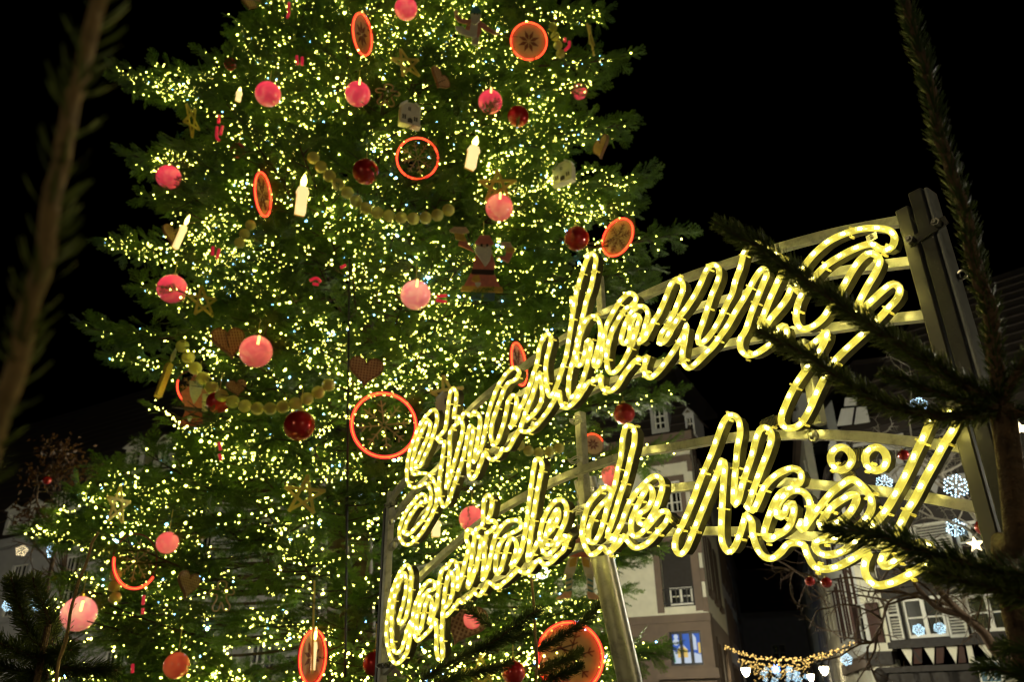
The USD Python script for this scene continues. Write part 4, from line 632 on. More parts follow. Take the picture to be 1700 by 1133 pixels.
# --- corner house behind the middle of the sign
CA = Face(PY(1175, 900, 30)*[1, 1, 0], (.894, -.447)); B1 = thing('corner_house', CA.p0, 'pale plaster corner house with brown sandstone ground floor, right of the giant tree', 'house')
us = CA.at(1168, 950)[0]; z_b = CA.at(1120, 1022)[1]; z_c = CA.at(1125, 764)[1]; z_t = CA.at(1125, 728)[1]; ul = us-14
w1 = CA.rect(1097, 800, 1131, 853); w2 = CA.rect(1098, 905, 1150, 1008); w3 = CA.rect(1113, 1049, 1166, 1106)
wall(CA, [(ul, z_b), (us, z_b), (us, z_t), (ul, z_t)], [w1, w2, (w1[0]-4.6, w1[1], w1[2]-4.6, w1[3])], B1, 'plaster')
wall(CA, [(ul, 0), (us+.05, 0), (us+.05, z_b-.01), (ul, z_b-.01)], [w3], B1, 'sandstone', .4, 'ground_floor', .06)
# pale smooth wall bands and stone courses
obj('string_course', CA.box(ul, z_b-.28, us+.1, z_b, .062, .16), 'sandstone', B1); obj('string_course', CA.box(ul, z_c-.12, us+.03, z_c+.12, .002, .12), 'sandstone', B1); obj('cornice', CA.box(ul, z_t-.22, us+.25, z_t+.12, -.4, .42), 'sandstone', B1); obj('window_sill', CA.box(w3[0]-.5, w3[1]-.45, w3[2]+.6, w3[1]-.12, .062, .42), 'sandstone', B1)
window(CA, w1, B1, 4, 3, sur='sandstone'); window(CA, (w1[0]-4.6, w1[1], w1[2]-4.6, w1[3]), B1, 4, 3, sur='sandstone')
zz = w2[1]+(w2[3]-w2[1])*.30; window(CA, (w2[0]+.25, w2[1]+.05, w2[2]-.1, zz), B1, 4, 2)
obj('window_recess', CA.box(w2[0], w2[1], w2[2], w2[3], -.32, -.16), 'timber', B1)
obj('balcony_rail', [CA.box(w2[0], w2[1]+.1+k, w2[2], w2[1]+.14+k, .02, .05) for k in (.0, .5)]+[CA.box(w2[0]+q, w2[1]+.14, w2[0]+q+.025, w2[1]+.6, .025, .045) for q in np.arange(.05, w2[2]-w2[0], .14)], 'iron', B1)
obj('window_surround', [CA.box(w2[0]-.25, w2[1]-.2, w2[0], w2[3]+.3, -.01, .08), CA.box(w2[2], w2[1]-.2, w2[2]+.3, w2[3]+.3, -.01, .08), CA.box(w2[0], w2[3], w2[2], w2[3]+.3, -.01, .08)], 'sandstone', B1)
[obj('corner_quoin', CA.box(us-.16, z, us+.05, z+.5, .003, .05), 'sandstone', B1) for z in np.arange(z_b+.05, z_t-.9, 1.05)]
# lit shop window with a painted winter village
u0, z0, u1, z1 = w3; WW, HH = u1-u0, z1-z0; lw = obj('lit_window', CA.box(u0, z0, u1, z1, -.20, -.16), 'lit_blue', B1, label='blue lit window with a painted winter village and a snowman')
F2 = lambda pts, m, k=0, nm='painted_shape': obj(nm, CA.poly([(u0+x*WW, z0+y*HH) for x, y in pts], -.158+.006*k, -.154+.006*k), m, lw)
F2([(0, 0), (1, 0), (1, .28), (.6, .40), (.3, .3), (0, .5)], 'lit_white'); F2([(.18, .24), (.50, .24), (.50, .46), (.34, .62), (.18, .46)], 'lit_yellow', 1); F2([(.15, .45), (.34, .66), (.53, .45), (.34, .58)], 'lit_white', 2); F2([(.60, .45), (.80, .45), (.80, .80), (.70, .95), (.60, .80)], 'lit_white', 1); F2([(.64, .5), (.70, .5), (.70, .62), (.64, .62)], 'lit_blue', 2); F2([(.84, .35), (.98, .35), (.98, .66), (.84, .66)], 'lit_yellow', 1); F2([(0, .1), (.10, .1), (.05, .5)], 'lit_green', 1)
for (x, y, q) in ((.16, .70, .10), (.17, .86, .07)): F2([(x+q*math.cos(a), y+q*WW/HH*math.sin(a)) for a in np.linspace(0, 6.28, 14, endpoint=False)], 'lit_white', 1, 'snowman_ball')
obj('mullion', [CA.box(u0+WW*q-.05, z0, u0+WW*q+.05, z1, -.13, -.03) for q in (.02, .34, .66, .98)]+[CA.box(u0, z1-.08, u1, z1, -.13, -.04), CA.box(u0, z0, u1, z0+.08, -.13, -.04)], 'iron', lw)
ST = unit([.292, .956, 0])
def side_wall(base, ln, z0, z1, par, m, name='side_wall', th=.35, wins=(), sur='sandstone', fr='frame_white', dz=.0):
    f = Face(base*[1, 1, 0], ST); hs = [(a, b, a+c, b+d) for a, b, c, d in wins]; wall(f, [(0, z0), (ln, z0), (ln, z1), (0, z1)], hs, par, m, th, name)
    for h in hs: window(f, h, par, 2, 3, fr, sur)
    return f
cor = CA.w((us-.001, 0), -.001)
side_wall(cor, 12, z_b, z_t, B1, 'plaster', wins=[(1.6, z_b+1, 1.2, 2.3), (4.6, z_b+1, 1.2, 2.3), (7.6, z_b+1, 1.2, 2.3), (1.6, z_b+4.6, 1.2, 2.2), (4.6, z_b+4.6, 1.2, 2.2), (7.6, z_b+4.6, 1.2, 2.2)]); side_wall(cor+CA.u*.05, 12, 0, z_b-.01, B1, 'sandstone', 'side_ground_floor', wins=[(2, 1, 1.6, 2.6), (6, 1, 1.6, 2.6)])
# roof: steep mansard slopes with tiles rows, dormers on it
def roof(fc, u0, u1, z, h, run, par, name='roof', m='roof_tile', over=.3):
    sl = [(fc.w((u0-over, z), over)), fc.w((u1+over, z), over), fc.w((u1-run*.4, z+h), -run), fc.w((u0+run*.4, z+h), -run)]
    bk = [q-fc.n*9 for q in sl[2:]]; v = np.array(sl+bk); n_ = unit(np.cross(v[1]-v[0], v[3]-v[0])); lo = v-ZU*.25
    f = [[0, 1, 2], [0, 2, 3], [3, 2, 4], [3, 4, 5]]; g = [[a+6, c+6, b+6] for a, b, c in f]; sd = [[0, 6, 7], [0, 7, 1], [1, 7, 8], [1, 8, 2], [2, 8, 10], [2, 10, 4], [4, 10, 11], [4, 11, 5], [5, 11, 9], [5, 9, 3], [3, 9, 6], [3, 6, 0]]
    r_ = obj(name, (np.vstack([v, lo]), np.array(f+g+sd)), m, par)
    k = int(h/.42); rows = []
    for i in range(1, k): t = i/k; a, b = v[0]*(1-t)+v[3]*t, v[1]*(1-t)+v[2]*t; rows.append(obox((a+b)/2+n_*np.sign(n_[2])*.02, unit(b-a), unit(v[3]-v[0]), n_, np.linalg.norm(b-a)-.1, .10, .05))
    obj('tile_course', rows, m, r_, kind='stuff'); return r_
def dormer(fc, uc, z, w, h, par, d=-.6, fr='frame_white', wallm='frame_white', arch=True):
    dm = obj('dormer', [fc.box(uc-w/2, z, uc-w*.30, z+h, d-1.6, d), fc.box(uc+w*.30, z, uc+w/2, z+h, d-1.6, d), fc.box(uc-w*.30, z, uc+w*.30, z+.18, d-.3, d), fc.box(uc-w*.3, z+h*.82, uc+w*.3, z+h, d-.3, d)], wallm, par)
    cap = [(uc-w*.62, z+h), (uc+w*.62, z+h), (uc+w*.5, z+h*1.09), (uc, z+h*1.26), (uc-w*.5, z+h*1.09)]
    obj('pediment', fc.poly(cap, d-.5, d+.12), wallm, dm); obj('pediment_panel', fc.poly([(uc-w*.28, z+h*1.03), (uc+w*.28, z+h*1.03), (uc, z+h*1.17)], d+.121, d+.15), 'window_dark', dm)
    obj('dormer_roof', fc.poly([(uc-w*.7, z+h*1.02), (uc, z+h*1.34), (uc+w*.7, z+h*1.02), (uc+w*.62, z+h*1.0), (uc, z+h*1.27), (uc-w*.62, z+h*1.0)], d-2.2, d+.16), 'roof_tile', dm)
    obj('casement', [fc.box(uc-w*.3, z+.18, uc-w*.24, z+h*.82, d-.14, d-.08), fc.box(uc+w*.24, z+.18, uc+w*.3, z+h*.82, d-.14, d-.08), fc.box(uc-w*.03, z+.18, uc+w*.03, z+h*.82, d-.14, d-.06), fc.box(uc-w*.24, z+h*.55, uc+w*.24, z+h*.58, d-.139, d-.09), fc.box(uc-w*.24, z+h*.33, uc+w*.24, z+h*.36, d-.139, d-.09)], fr, dm); obj('pane', fc.box(uc-w*.24, z+.18, uc+w*.24, z+h*.82, d-.16, d-.142), 'pane', dm)
roof(CA, ul, us, z_t+.13, 4.6, 2.6, B1)
q = CA.rect(1083, 672, 1112, 722); dormer(CA, (q[0]+q[2])/2, q[1], q[2]-q[0], q[3]-q[1], B1, .25, wallm='plaster_grey'); q2 = CA.rect(1140, 690, 1155, 725); dormer(CA, (q2[0]+q2[2])/2, q2[1], q2[2]-q2[0], q2[3]-q2[1], B1, .2, wallm='plaster_grey')
# --- the street that runs away beside it: left row
prev = cor+ST*12; sp_w = []
for i, (ln, h, m, lab) in enumerate(((9, 12.5, 'plaster_grey', 'narrow grey house next to the corner house in the street'), (10, 10.0, 'plaster', 'low dark house in the middle of the street, left side'), (14, 11.5, 'plaster_grey', 'furthest dim house on the left of the street'))):
    b = thing('street_house', prev, lab, 'house'); f = side_wall(prev-CA.u*.15*i, ln-.05, 0, h, b, m, wins=[(1.2+2.6*k, 1.2+3.1*j, 1.1, 1.9) for k in range(3) for j in range(3) if 1.2+3.1*j+2 < h-.3]); roof(f, 0, ln-.1, h, 3.2, 2.6, b); obj('back_wall', f.box(0, 0, ln-.05, h, -8, -7.6), m, b)
    obj('gutter', f.box(-.1, h-.2, ln-.05, h-.02, .002, .35), 'sandstone', b); prev = prev+ST*ln
# --- right side of the street: white corner house, then the half timbered house on the square
CB = Face(PY(1428, 1000, 24.5)*[1, 1, 0], (.707, -.707)); B2 = thing('white_house', CB.p0, 'white plastered house at the street corner with narrow shuttered windows', 'house')
uh = CB.at(1473, 1040)[0]; zB = CB.at(1452, 905)[1]+2.5
w4 = CB.rect(1427, 1003, 1441, 1070); zs = CB.at(1452, 1096)[1]
wall(CB, [(0, zs+.2), (uh, zs+.2), (uh, zB), (0, zB)], [w4, (w4[0], w4[1]+3.0, w4[2], w4[3]+2.8)], B2, 'plaster'); wall(CB, [(0, 0), (uh, 0), (uh, zs-.02), (0, zs-.02)], [], B2, 'plaster', name='ground_floor', d=-.03)
obj('string_course', CB.box(-.12, zs-.16, uh, zs+.2, -.3, .12), 'timber', B2)
for dz in (0, 3.0): window(CB, (w4[0], w4[1]+dz, w4[2], w4[3]+dz), B2, 2, 3); obj('shutter', CB.box(w4[2]+.02, w4[1]+dz, w4[2]+.40, w4[3]+dz, .002, .06), 'stucco_dark', B2); obj('shutter', CB.box(w4[0]-.12, w4[1]+dz, w4[0]-.02, w4[3]+dz, .002, .3), 'stucco_dark', B2)
cs = Face(CB.w((0, 0), 0), ST); cw = [(k, zs+1.0+3.0*j, 1.0, 2.0) for k in (1.2, 3.4, 6.0, 8.4) for j in range(2)]
wall(cs, [(0, zs+.2), (11, zs+.2), (11, zB), (0, zB)], [(a, b, a+c, b+d) for a, b, c, d in cw], B2, 'plaster_white', name='street_wall'); wall(cs, [(0, 0), (11, 0), (11, zs-.02), (0, zs-.02)], [(1.2, .8, 2.8, 3.0), (5, .8, 7, 3)], B2, 'plaster', name='street_ground_floor', d=-.03); obj('string_course', cs.box(0, zs-.16, 11, zs+.2, -.3, .12), 'sandstone', B2)
for a, b, c, d in cw:
    window(cs, (a, b, a+c, b+d), B2, 2, 2)
    for x in (a-.42, a+c+.02): obj('shutter', cs.box(x, b, x+.4, b+d, .002, .05), 'stucco_dark', B2)
roof(cs, 0, 11, zB, 4.2, 3.5, B2); obj('flue', rod(cs.w((5.2, zB-2.2), .25), cs.w((5.2, zB+.2), .25), .06, 8), 'iron', B2)
prev = cs.w((11, 0))
for i, (ln, h, m, lab) in enumerate(((8, 13.0, 'plaster', 'tall narrow house with steep gable dormer on the right of the street'), (9, 10.5, 'plaster_grey', 'dim house beyond the tall narrow one in the street'), (16, 10.0, 'plaster', 'furthest dim house on the right of the street'))):
    b = thing('street_house', prev, lab, 'house'); f = Face(prev*[1, 1, 0], ST); hs = [(1.0+2.4*k, 1.2+3.0*j, 2.0+2.4*k, 3.1+3.0*j) for k in range(3) for j in range(4) if 3.2+3*j < h]
    wall(f, [(0, 0), (ln-.05, 0), (ln-.05, h), (0, h)], hs, b, m); [window(f, q, b, 2, 3) for q in hs]; rf = roof(f, 0, ln-.1, h, 3.6, 3.0, b); obj('gutter', f.box(0, h-.2, ln-.05, h-.02, .002, .35), 'sandstone', b)
    if i == 0: dormer(f, 3.0, h+.5, 1.7, 2.0, b, -.2, wallm='plaster_white'); dormer(f, 5.6, h+.5, 1.5, 2.0, b, -.2, wallm='plaster_white')
    prev = prev+ST*ln
endf = Face(prev+ST*6-CA.u*9, (ST[1], -ST[0])); be = thing('street_end_house', endf.p0, 'dark house closing the far end of the street', 'house'); wall(endf, [(-4, 0), (14, 0), (14, 9), (-4, 9)], [(2, 4, 3.2, 6), (6, 4, 7.2, 6)], be, 'plaster_grey'); roof(endf, -4, 14, 9, 4, 3, be); [window(endf, q, be) for q in ((2, 4, 3.2, 6), (6, 4, 7.2, 6))]
# --- half timbered house: dark timber wall, each pale infill panel set in it
B3 = thing('half_timbered_house', CB.w((uh+5, 0)), 'half timbered house with louvred shutters and pale triangular panels, on the far right', 'house')
ur, zt3 = uh+15, CB.at(1560, 690)[1]
wA = CB.rect(1500, 991, 1570, 1060); wB = CB.rect(1604, 985, 1682, 1050); wC = CB.rect(1588, 865, 1640, 935); wD = CB.rect(1478, 872, 1520, 940)
holes = [wA, wB, wC, wD, (wC[0]+3.2, wC[1], wC[2]+3.2, wC[3])]
wall(CB, [(uh+.01, 3.0), (ur, 3.0), (ur, zt3), (uh+.01, zt3)], holes, B3, 'timber', .3, d=.05)
for h in holes[:2]: window(CB, h, B3, 2, 2, w=.09)
for h in holes[2:]: window(CB, h, B3, 2, 2, w=.08)
def shut(r, nm='shutter'):
    u0, z0, u1, z1 = r; t = .06; s = obj(nm, [CB.box(u0, z0, u0+t, z1, .06, .11), CB.box(u1-t, z0, u1, z1, .06, .11), CB.box(u0+t, z0, u1-t, z0+t, .06, .11), CB.box(u0+t, z1-t, u1-t, z1, .06, .11), CB.box(u0+t, z0+(z1-z0)*.58, u1-t, z0+(z1-z0)*.58+t, .06, .11)], 'shutter', B3)
    n = int((z1-z0)/.075)
    for k in range(1, n):
        z = z0+(z1-z0)*k/n
        if abs(z-z0-(z1-z0)*.58-t/2) < .06: continue
        obj('slat', obox(CB.w(((u0+u1)/2, z), .08), CB.u, unit(ZU*.7+CB.n*-.7), np.cross(CB.u, unit(ZU*.7+CB.n*-.7)), u1-u0-2*t, .055, .012), 'shutter', s)
for x in ((1476, 996, 1498, 1064), (1572, 988, 1603, 1060), (1685, 985, 1716, 1046), (1524, 868, 1584, 940), (1644, 862, 1676, 932), (1440, 878, 1474, 944)): shut(CB.rect(*x))
def infill(pts, m='plaster', nm='infill_panel', a=.055, b=.09): obj(nm, CB.poly(Polygon([tuple(CB.at(*p)) for p in pts]), a, b), m, B3)
for q in ([(1497, 1077), (1516, 1076), (1515, 1106)], [(1535, 1076), (1553, 1075), (1552, 1104)], [(1572, 1074), (1591, 1073), (1589, 1103)], [(1604, 1067), (1613, 1066), (1621, 1101), (1611, 1102)], [(1626, 1072), (1647, 1070), (1648, 1100)], [(1667, 1070), (1688, 1068), (1688, 1082), (1668, 1080)],
          [(1513, 1076.6), (1516.5, 1076.5), (1534, 1100), (1530, 1101)]): infill(q) if q[0][0] != 1513 else infill(q, 'timber', 'brace', .056, .10)
for q in ([(1519, 1076), (1532, 1075.5), (1532, 1103), (1519, 1104)], [(1556, 1074.5), (1569, 1074), (1568, 1102), (1556, 1103)], [(1594, 1073), (1601, 1072.5), (1606, 1101), (1593, 1102)]): infill(q, 'stucco_dark')
for q in ([(1405, 662), (1424, 659), (1424, 674), (1403, 676)], [(1399, 680), (1420, 678), (1416, 706), (1391, 709)], [(1424, 678), (1440, 676), (1446, 702), (1420, 706)], [(1384, 716), (1414, 713), (1412, 745), (1376, 750)], [(1420, 712), (1450, 709), (1455, 738), (1418, 744)], [(1455, 720), (1500, 715), (1504, 745), (1460, 750)], [(1462, 765), (1500, 760), (1506, 800), (1466, 805)], [(1530, 800), (1562, 797), (1556, 822)], [(1576, 790), (1640, 782), (1644, 812), (1580, 820)], [(1510, 770), (1560, 764), (1563, 786), (1514, 792)], [(1650, 778), (1700, 772), (1704, 806), (1654, 812)]): infill(q, 'plaster_grey')
obj('sill_beam', CB.box(uh, CB.at(1550, 1074)[1]-.02, ur, CB.at(1550, 1064)[1], .05, .26), 'timber', B3); obj('floor_beam', CB.box(uh-.4, CB.at(1550, 1116)[1], ur, CB.at(1550, 1106)[1], .05, .34), 'timber', B3); obj('rafter_tail', sphere(CB.w((uh-.35, CB.at(1480, 1122)[1]), .2), .22, 2), 'timber', B3)
obj('jetty_beam', CB.box(uh, CB.at(1550, 972)[1], ur, CB.at(1550, 962)[1], .05, .22), 'timber', B3); zg = CB.at(1550, 1116)[1]; wall(CB, [(uh, 0), (ur, 0), (ur, zg-.03), (uh, zg-.03)], [], B3, 'plaster', .3, 'ground_floor', -.02)
for i, x in enumerate((1488, 1516, 1527, 1544, 1568, 1584, 1592, 1606, 1624, 1634)): w_ = (.42, .62, .18, .30, .62, .16, .16, .6, .2, .2)[i]; u_ = CB.at(x, 1120)[0]; obj('beam_end', CB.box(u_-w_/2, zg-.50+.1*(i % 3), u_+w_/2, zg-.03, .0, .26), 'timber', B3)
roof(CB, uh, ur, zt3+.02, 6.0, 5.0, B3); obj('gable_board', [CB.box(uh, zt3-.3, ur, zt3-.02, .06, .3)], 'timber', B3)
# small sign with a walking figure
s0 = CB.at(1651, 1117); SGN = thing('pedestrian_sign', CB.w(s0, .36), 'small square white framed sign with a walking person, on the half timbered house', 'sign'); S_ = .27
obj('plate', CB.box(s0[0]-S_, s0[1]-S_, s0[0]+S_, s0[1]+S_, .35, .37), 'blue_paint', SGN); obj('border', CB.poly(sbox(s0[0]-S_, s0[1]-S_, s0[0]+S_, s0[1]+S_).difference(sbox(s0[0]-S_*.84, s0[1]-S_*.84, s0[0]+S_*.84, s0[1]+S_*.84)), .371, .38), 'frame_white', SGN)
wk = unary_union([Point(s0[0], s0[1]+.15).buffer(.045)]+[Polygon([(s0[0]+x*S_, s0[1]+y*S_) for x, y in g]) for g in ([(-.12, .35), (.12, .35), (.12, -.1), (-.12, -.1)], [(-.12, -.05), (.05, -.05), (-.22, -.7), (-.4, -.7)], [(-.03, -.05), (.12, -.05), (.42, -.62), (.26, -.7)], [(.1, .35), (.42, .02), (.34, -.06), (.05, .2)], [(-.1, .35), (-.42, .05), (-.34, -.03), (-.05, .2)])])
obj('walking_figure', CB.poly(wk, .371, .382), 'frame_white', SGN)
# --- long building far left with dormers
CL = Face(PY(60, 900, 38)*[1, 1, 0], (.87, -.5)); B4 = thing('long_house', CL.p0, 'long grey building with white dormers on a dark roof, behind the tree on the left', 'building')
zL = CL.at(60, 893)[1]; wl = [(-14+4.2*k, zL-3.6-4.2*j, -12.7+4.2*k, zL-1.2-4.2*j) for k in range(8) for j in range(2)]
wall(CL, [(-16, 0), (20, 0), (20, zL), (-16, zL)], wl, B4, 'plaster_grey'); [window(CL, q, B4, 4, 3, sur='plaster_grey') for q in wl]; obj('cornice', CL.box(-16, zL-.35, 20, zL+.05, .002, .5), 'plaster_grey', B4); roof(CL, -16, 20, zL+.06, 9.5, 5.0, B4)
for x, y, w_, h_ in ((28, 868, 22, 38), (66, 862, 24, 40), (110, 850, 26, 42)): q = CL.rect(x-w_/2, y-h_/2, x+w_/2, y+h_/2); dormer(CL, (q[0]+q[2])/2, q[1], q[2]-q[0], q[3]-q[1], B4, .30-5.3/9.5*max(0, q[1]-zL)+.12)
for x, y, w_, h_ in ((190, 757, 30, 46), (243, 751, 30, 46)): q = CL.rect(x-w_/2, y-h_/2, x+w_/2, y+h_/2); dormer(CL, (q[0]+q[2])/2, q[1], q[2]-q[0], q[3]-q[1], B4, .30-5.3/9.5*max(0, q[1]-zL)+.12)
# ---------------------------------------------------------------- lanterns
def lantern(p, r, label, gl='lamp_globe', post=True, cap='cold_soft'):
    t = thing('street_lantern', p*[1, 1, 0], label, 'street lamp'); a = np.linspace(0, 2*np.pi, 13)[:-1]
    prof_ = [(.0, -1.15), (.30, -1.05), (.62, -.55), (.86, .1), (.80, .35), (.0, .4)]; m = trimesh.creation.revolve(np.array(prof_)*r, sections=16); obj('glass', (m.vertices+p, m.faces), gl, t, smooth=50)
    m = trimesh.creation.revolve(np.array([(.0, .42), (.92, .42), (.80, .62), (.42, .95), (.16, 1.1), (.0, 1.3)])*r, sections=16); obj('hood', (m.vertices+p, m.faces), 'steel', t, smooth=40)
    if post: obj('lamp_post', rod(np.array([p[0], p[1]+r*1.6, 0]), p+[0, r*1.6, r*.9], .06, 10, .045), 'iron', t); obj('bracket_arm', rod(p+[0, r*1.6, r*.9], p+[0, 0, r*1.25], .035, 8), 'iron', t)
lantern(P(1238, 1114, 34), .22, 'lit lantern on the left of the street under the light garlands'); lantern(P(1368, 1112, 34), .22, 'lit lantern on the right of the street before the white house'); lantern(P(1346, 1124, 42), .22, 'smaller lit lantern further down the street')
for i, (x, y, z) in enumerate(((-9.5, -4.5, 5.2), (8.5, -5.5, 5.2), (-25, 24, 5.2), (12.5, 10, 5.2))): lantern(np.array([x, y, z]), .30, ('unseen lantern behind the viewer, left, lighting the tree front', 'unseen lantern behind the viewer, right, lighting the tree front', 'unseen lantern off the left edge, lighting the long building', 'unseen lantern off the right edge, lighting the half timbered house')[i], 'unseen_lamp_near' if i < 2 else 'unseen_lamp_side')  # out of view, placed to light the tree front and the house fronts
lantern(np.array([.6, 20.5, 4.6]), .26, 'unseen lantern behind the giant tree, lighting the corner house', 'unseen_lamp_back')  # hidden by the tree, placed to light the corner house
# ---------------------------------------------------------------- garlands across the street
rng = np.random.default_rng(21)
def garland(a, b, sag, n, lab, wd=.05):
    t = np.linspace(0, 1, n); c = a+(b-a)*t[:, None]-ZU*(sag*4*t*(1-t))[:, None]; g = thing('light_garland', (a+b)/2, lab, 'light garland', None)
    obj('wire', tube(c[::6], .02, 4), 'iron', g); obj('bulbs', bulbs_mesh(c+rng.normal(0, wd, (n, 3)), .022), 'street_bulb', g, kind='stuff')
garland(P(1203, 1075, 31), P(1434, 1063, 26), .55, 170, 'nearest golden light garland across the street'); garland(P(1226, 1097, 37), P(1378, 1087, 33), .35, 130, 'second golden light garland across the street'); garland(P(1232, 1105, 44), P(1345, 1106, 42), .3, 110, 'third golden light garland across the street'); garland(P(1245, 1117, 54), P(1335, 1116, 53), .3, 90, 'furthest golden light garland low in the street', .2)
def flake(c, R, lab, m='cold_light', n=None, name='light_snowflake', cat='light star', arms=6, group=None):
    n = unit((CAM-c)*[1, 1, 0]) if n is None else n; r_ = unit(np.cross(ZU, n)); t = thing(name, c, lab, cat, group)
    L_ = []
    for k in range(arms):
        a = k*2*math.pi/arms+.26; e = math.cos(a)*r_+math.sin(a)*ZU; f = math.cos(a+2*math.pi/arms)*r_+math.sin(a+2*math.pi/arms)*ZU
        L_ += [c+e*R*q for q in (.3, .52, .76, 1.0)]+[c+e*R*.72+f*R*.3, c+f*R*.72+e*R*.3, c+(e+f)*R*.42]; obj('arm', rod(c, c+e*R, R*.03, 4), 'frame_white', t)
    L_ = np.array(L_); obj('lamps', bulbs_mesh(L_, R*.075), m, t, kind='stuff')
def star5(c, R, lab, yaw=0):
    n = unit((CAM-c)*[1, 1, 0]); r_ = unit(np.cross(ZU, n)); r_ = r_*math.cos(yaw)+n*math.sin(yaw); n = np.cross(r_, ZU); pl = Polygon([((R if k % 2 == 0 else R*.42)*math.cos(math.pi/2+k*math.pi/5), (R if k % 2 == 0 else R*.42)*math.sin(math.pi/2+k*math.pi/5)) for k in range(10)])
    t = thing('light_star', c, lab, 'light star'); obj('star_body', extr(pl, R*.2, c, r_, ZU, n), 'star_light', t); obj('hanger', rod(c+ZU*R*.9, c+ZU*R*2.2, R*.04, 5), 'iron', t)
dT = 13.0
for x, y, r, d, lab in ((1525, 673, 13, dT, 'cold white light snowflake under the fir branch'), (1468, 803, 13, dT, 'cold white light snowflake left of the letter l'), (1587, 808, 19, dT, 'largest cold white light snowflake right of the letter l'), (1586, 877, 14, 22, 'dim light snowflake behind the window glass'), (65, 1003, 13, 14, 'cold white light snowflake at lower left beside the pale bauble'), (14, 1006, 9, 14, 'small cold light snowflake at the left edge'), (1525, 1047, 9, 21.3, 'light snowflake in the left shuttered window'), (1560, 1044, 9, 21.1, 'light snowflake on the right of the shuttered window'), (1405, 1096, 9, 24, 'blue white light figure by the white house window')): flake(P(x, y, d), r*d/FPX, lab)
flake(P(85, 912, 15), 14*15/FPX, 'cold light snowflake seen edge on at lower left', n=unit(np.array([1, .1, 0]))); flake(P(36, 915, 15), 9*15/FPX, 'warm white flower shaped light at lower left', 'star_light', arms=5, name='light_flower'); flake(P(600, 830, 11.5), 9*11.5/FPX, 'cold white light in the tree left of the sign post', n=unit(np.array([.8, -.6, 0])))
star5(P(1619, 905, 12), 13*12/FPX, 'warm five pointed light star above the lower fir branch'); star5(P(1694, 712, 9), 12*9/FPX, 'warm five pointed light star at the right edge')
sc = 48.0; rr = np.random.default_rng(5)
for k in range(16): x, y = rr.uniform(1246, 1338), rr.uniform(1112, 1132); flake(P(x, y, sc+k*.4), rr.uniform(4, 6)*sc/FPX, 'blue white light figure in the crowded row low in the street', 'cold_light', arms=4, name='light_figure', group='blue white light figures low in the street')
obj('x', sphere(P(1288, 1112, 45), 6*45/FPX, 3), 'blue_lamp') if False else tag(stage.GetPrimAtPath(obj('blue_light', extr(Polygon([(math.cos(a)*(1 if k % 2 else .45)*.25, math.sin(a)*(1 if k % 2 else .45)*.25) for k, a in enumerate(np.linspace(0, 6.28, 17)[:-1])]), .1, P(1288, 1112, 45), R0, ZU, -R0*0+np.array([0, -1., 0])), 'blue_lamp')), 'bright blue starry light in the street', 'light star')
# ---------------------------------------------------------------- bare trees with hanging red balls
def bare_tree(base, trunk_pts, nbr, seed, label, mt, r0, lo, hi, ln=2.6, extra=()):
    r = np.random.default_rng(seed); t = thing('bare_tree', base, label, 'tree'); c = catmull(np.array(trunk_pts), .15); obj('trunk', tube(c, np.linspace(r0, r0*.35, len(c)), 10), mt, t, smooth=60); br = []; tw = []
    def grow(p, d, L, rad, lev):
        q = [p]; dd = d.copy(); k = 6
        for _ in range(k): dd = unit(dd+r.normal(0, .20, 3)+ZU*(-.05 if lev > 0 else .03)); q.append(q[-1]+dd*L/k)
        q = np.array(q); (br if lev == 0 else tw).append(tube(q, np.linspace(rad, rad*.35, len(q)), 6 if lev == 0 else 4, caps=False))
        if lev < 3:
            for _ in range(4 if lev < 2 else 3): i = r.integers(2, k+1); grow(q[i], unit(dd*.6+r.normal(0, .65, 3)), L*r.uniform(.35, .62), rad*.45, lev+1)
    for k in range(nbr):
        i = int(len(c)*r.uniform(lo, hi)); a = r.uniform(0, 6.28); grow(c[min(i, len(c)-1)], unit([math.cos(a), math.sin(a), r.uniform(.1, .8)]), ln*r.uniform(.6, 1.1), r0*.34, 0)
    for ei, e in enumerate(extra): q = catmull(np.array(e), .1); br.append(tube(q, np.linspace(r0*(.62, .34, .2, .14)[ei], r0*(.2, .1, .06, .05)[ei], len(q)), 8, caps=False)); [grow(q[int(len(q)*u)], unit(q[-1]-q[0]+r.normal(0, .9, 3)*np.linalg.norm(q[-1]-q[0])*.5), ln*.5, r0*.14, 1) for u in r.uniform(.2, 1, 7).clip(0, .98)]
    for b in br: obj('branch', b, mt, t, smooth=60)
    obj('twigs', tw, mt, t, kind='stuff'); return t
p0 = P(1725, 1110, 12); T = lambda x, y, d=12: P(x, y, d)
bare_tree(p0*[1, 1, 0], [p0*[1, 1, 0], p0*[1, 1, .6], p0], 0, 7, 'bare tree with thick brown limb crossing before the half timbered house', 'bark', .16, .6, 1, 2.2,
    [[T(1725, 1112), T(1660, 1088), T(1630, 1048), T(1585, 1010), T(1545, 960), T(1530, 930)], [T(1600, 1022), T(1560, 1012), T(1530, 985), T(1515, 960), T(1500, 900)], [T(1585, 1008), T(1500, 985, 12.5), T(1420, 960, 13), T(1350, 970, 13.5)], [T(1525, 985), T(1475, 1000, 12.3), T(1462, 1050, 12.3), T(1440, 1075, 12.3)]])
p1 = P(1705, 1130, 14.5); bare_tree(p1*[1, 1, 0], [p1*[1, 1, 0], p1*[1, 1, .7], P(1690, 1000, 14.5), P(1640, 890, 14.5), P(1580, 810, 14.5), P(1520, 750, 14.5)], 18, 9, 'pale bare tree hung with light snowflakes behind the right end of the sign', 'pale_bark', .10, .5, 1, 1.6)
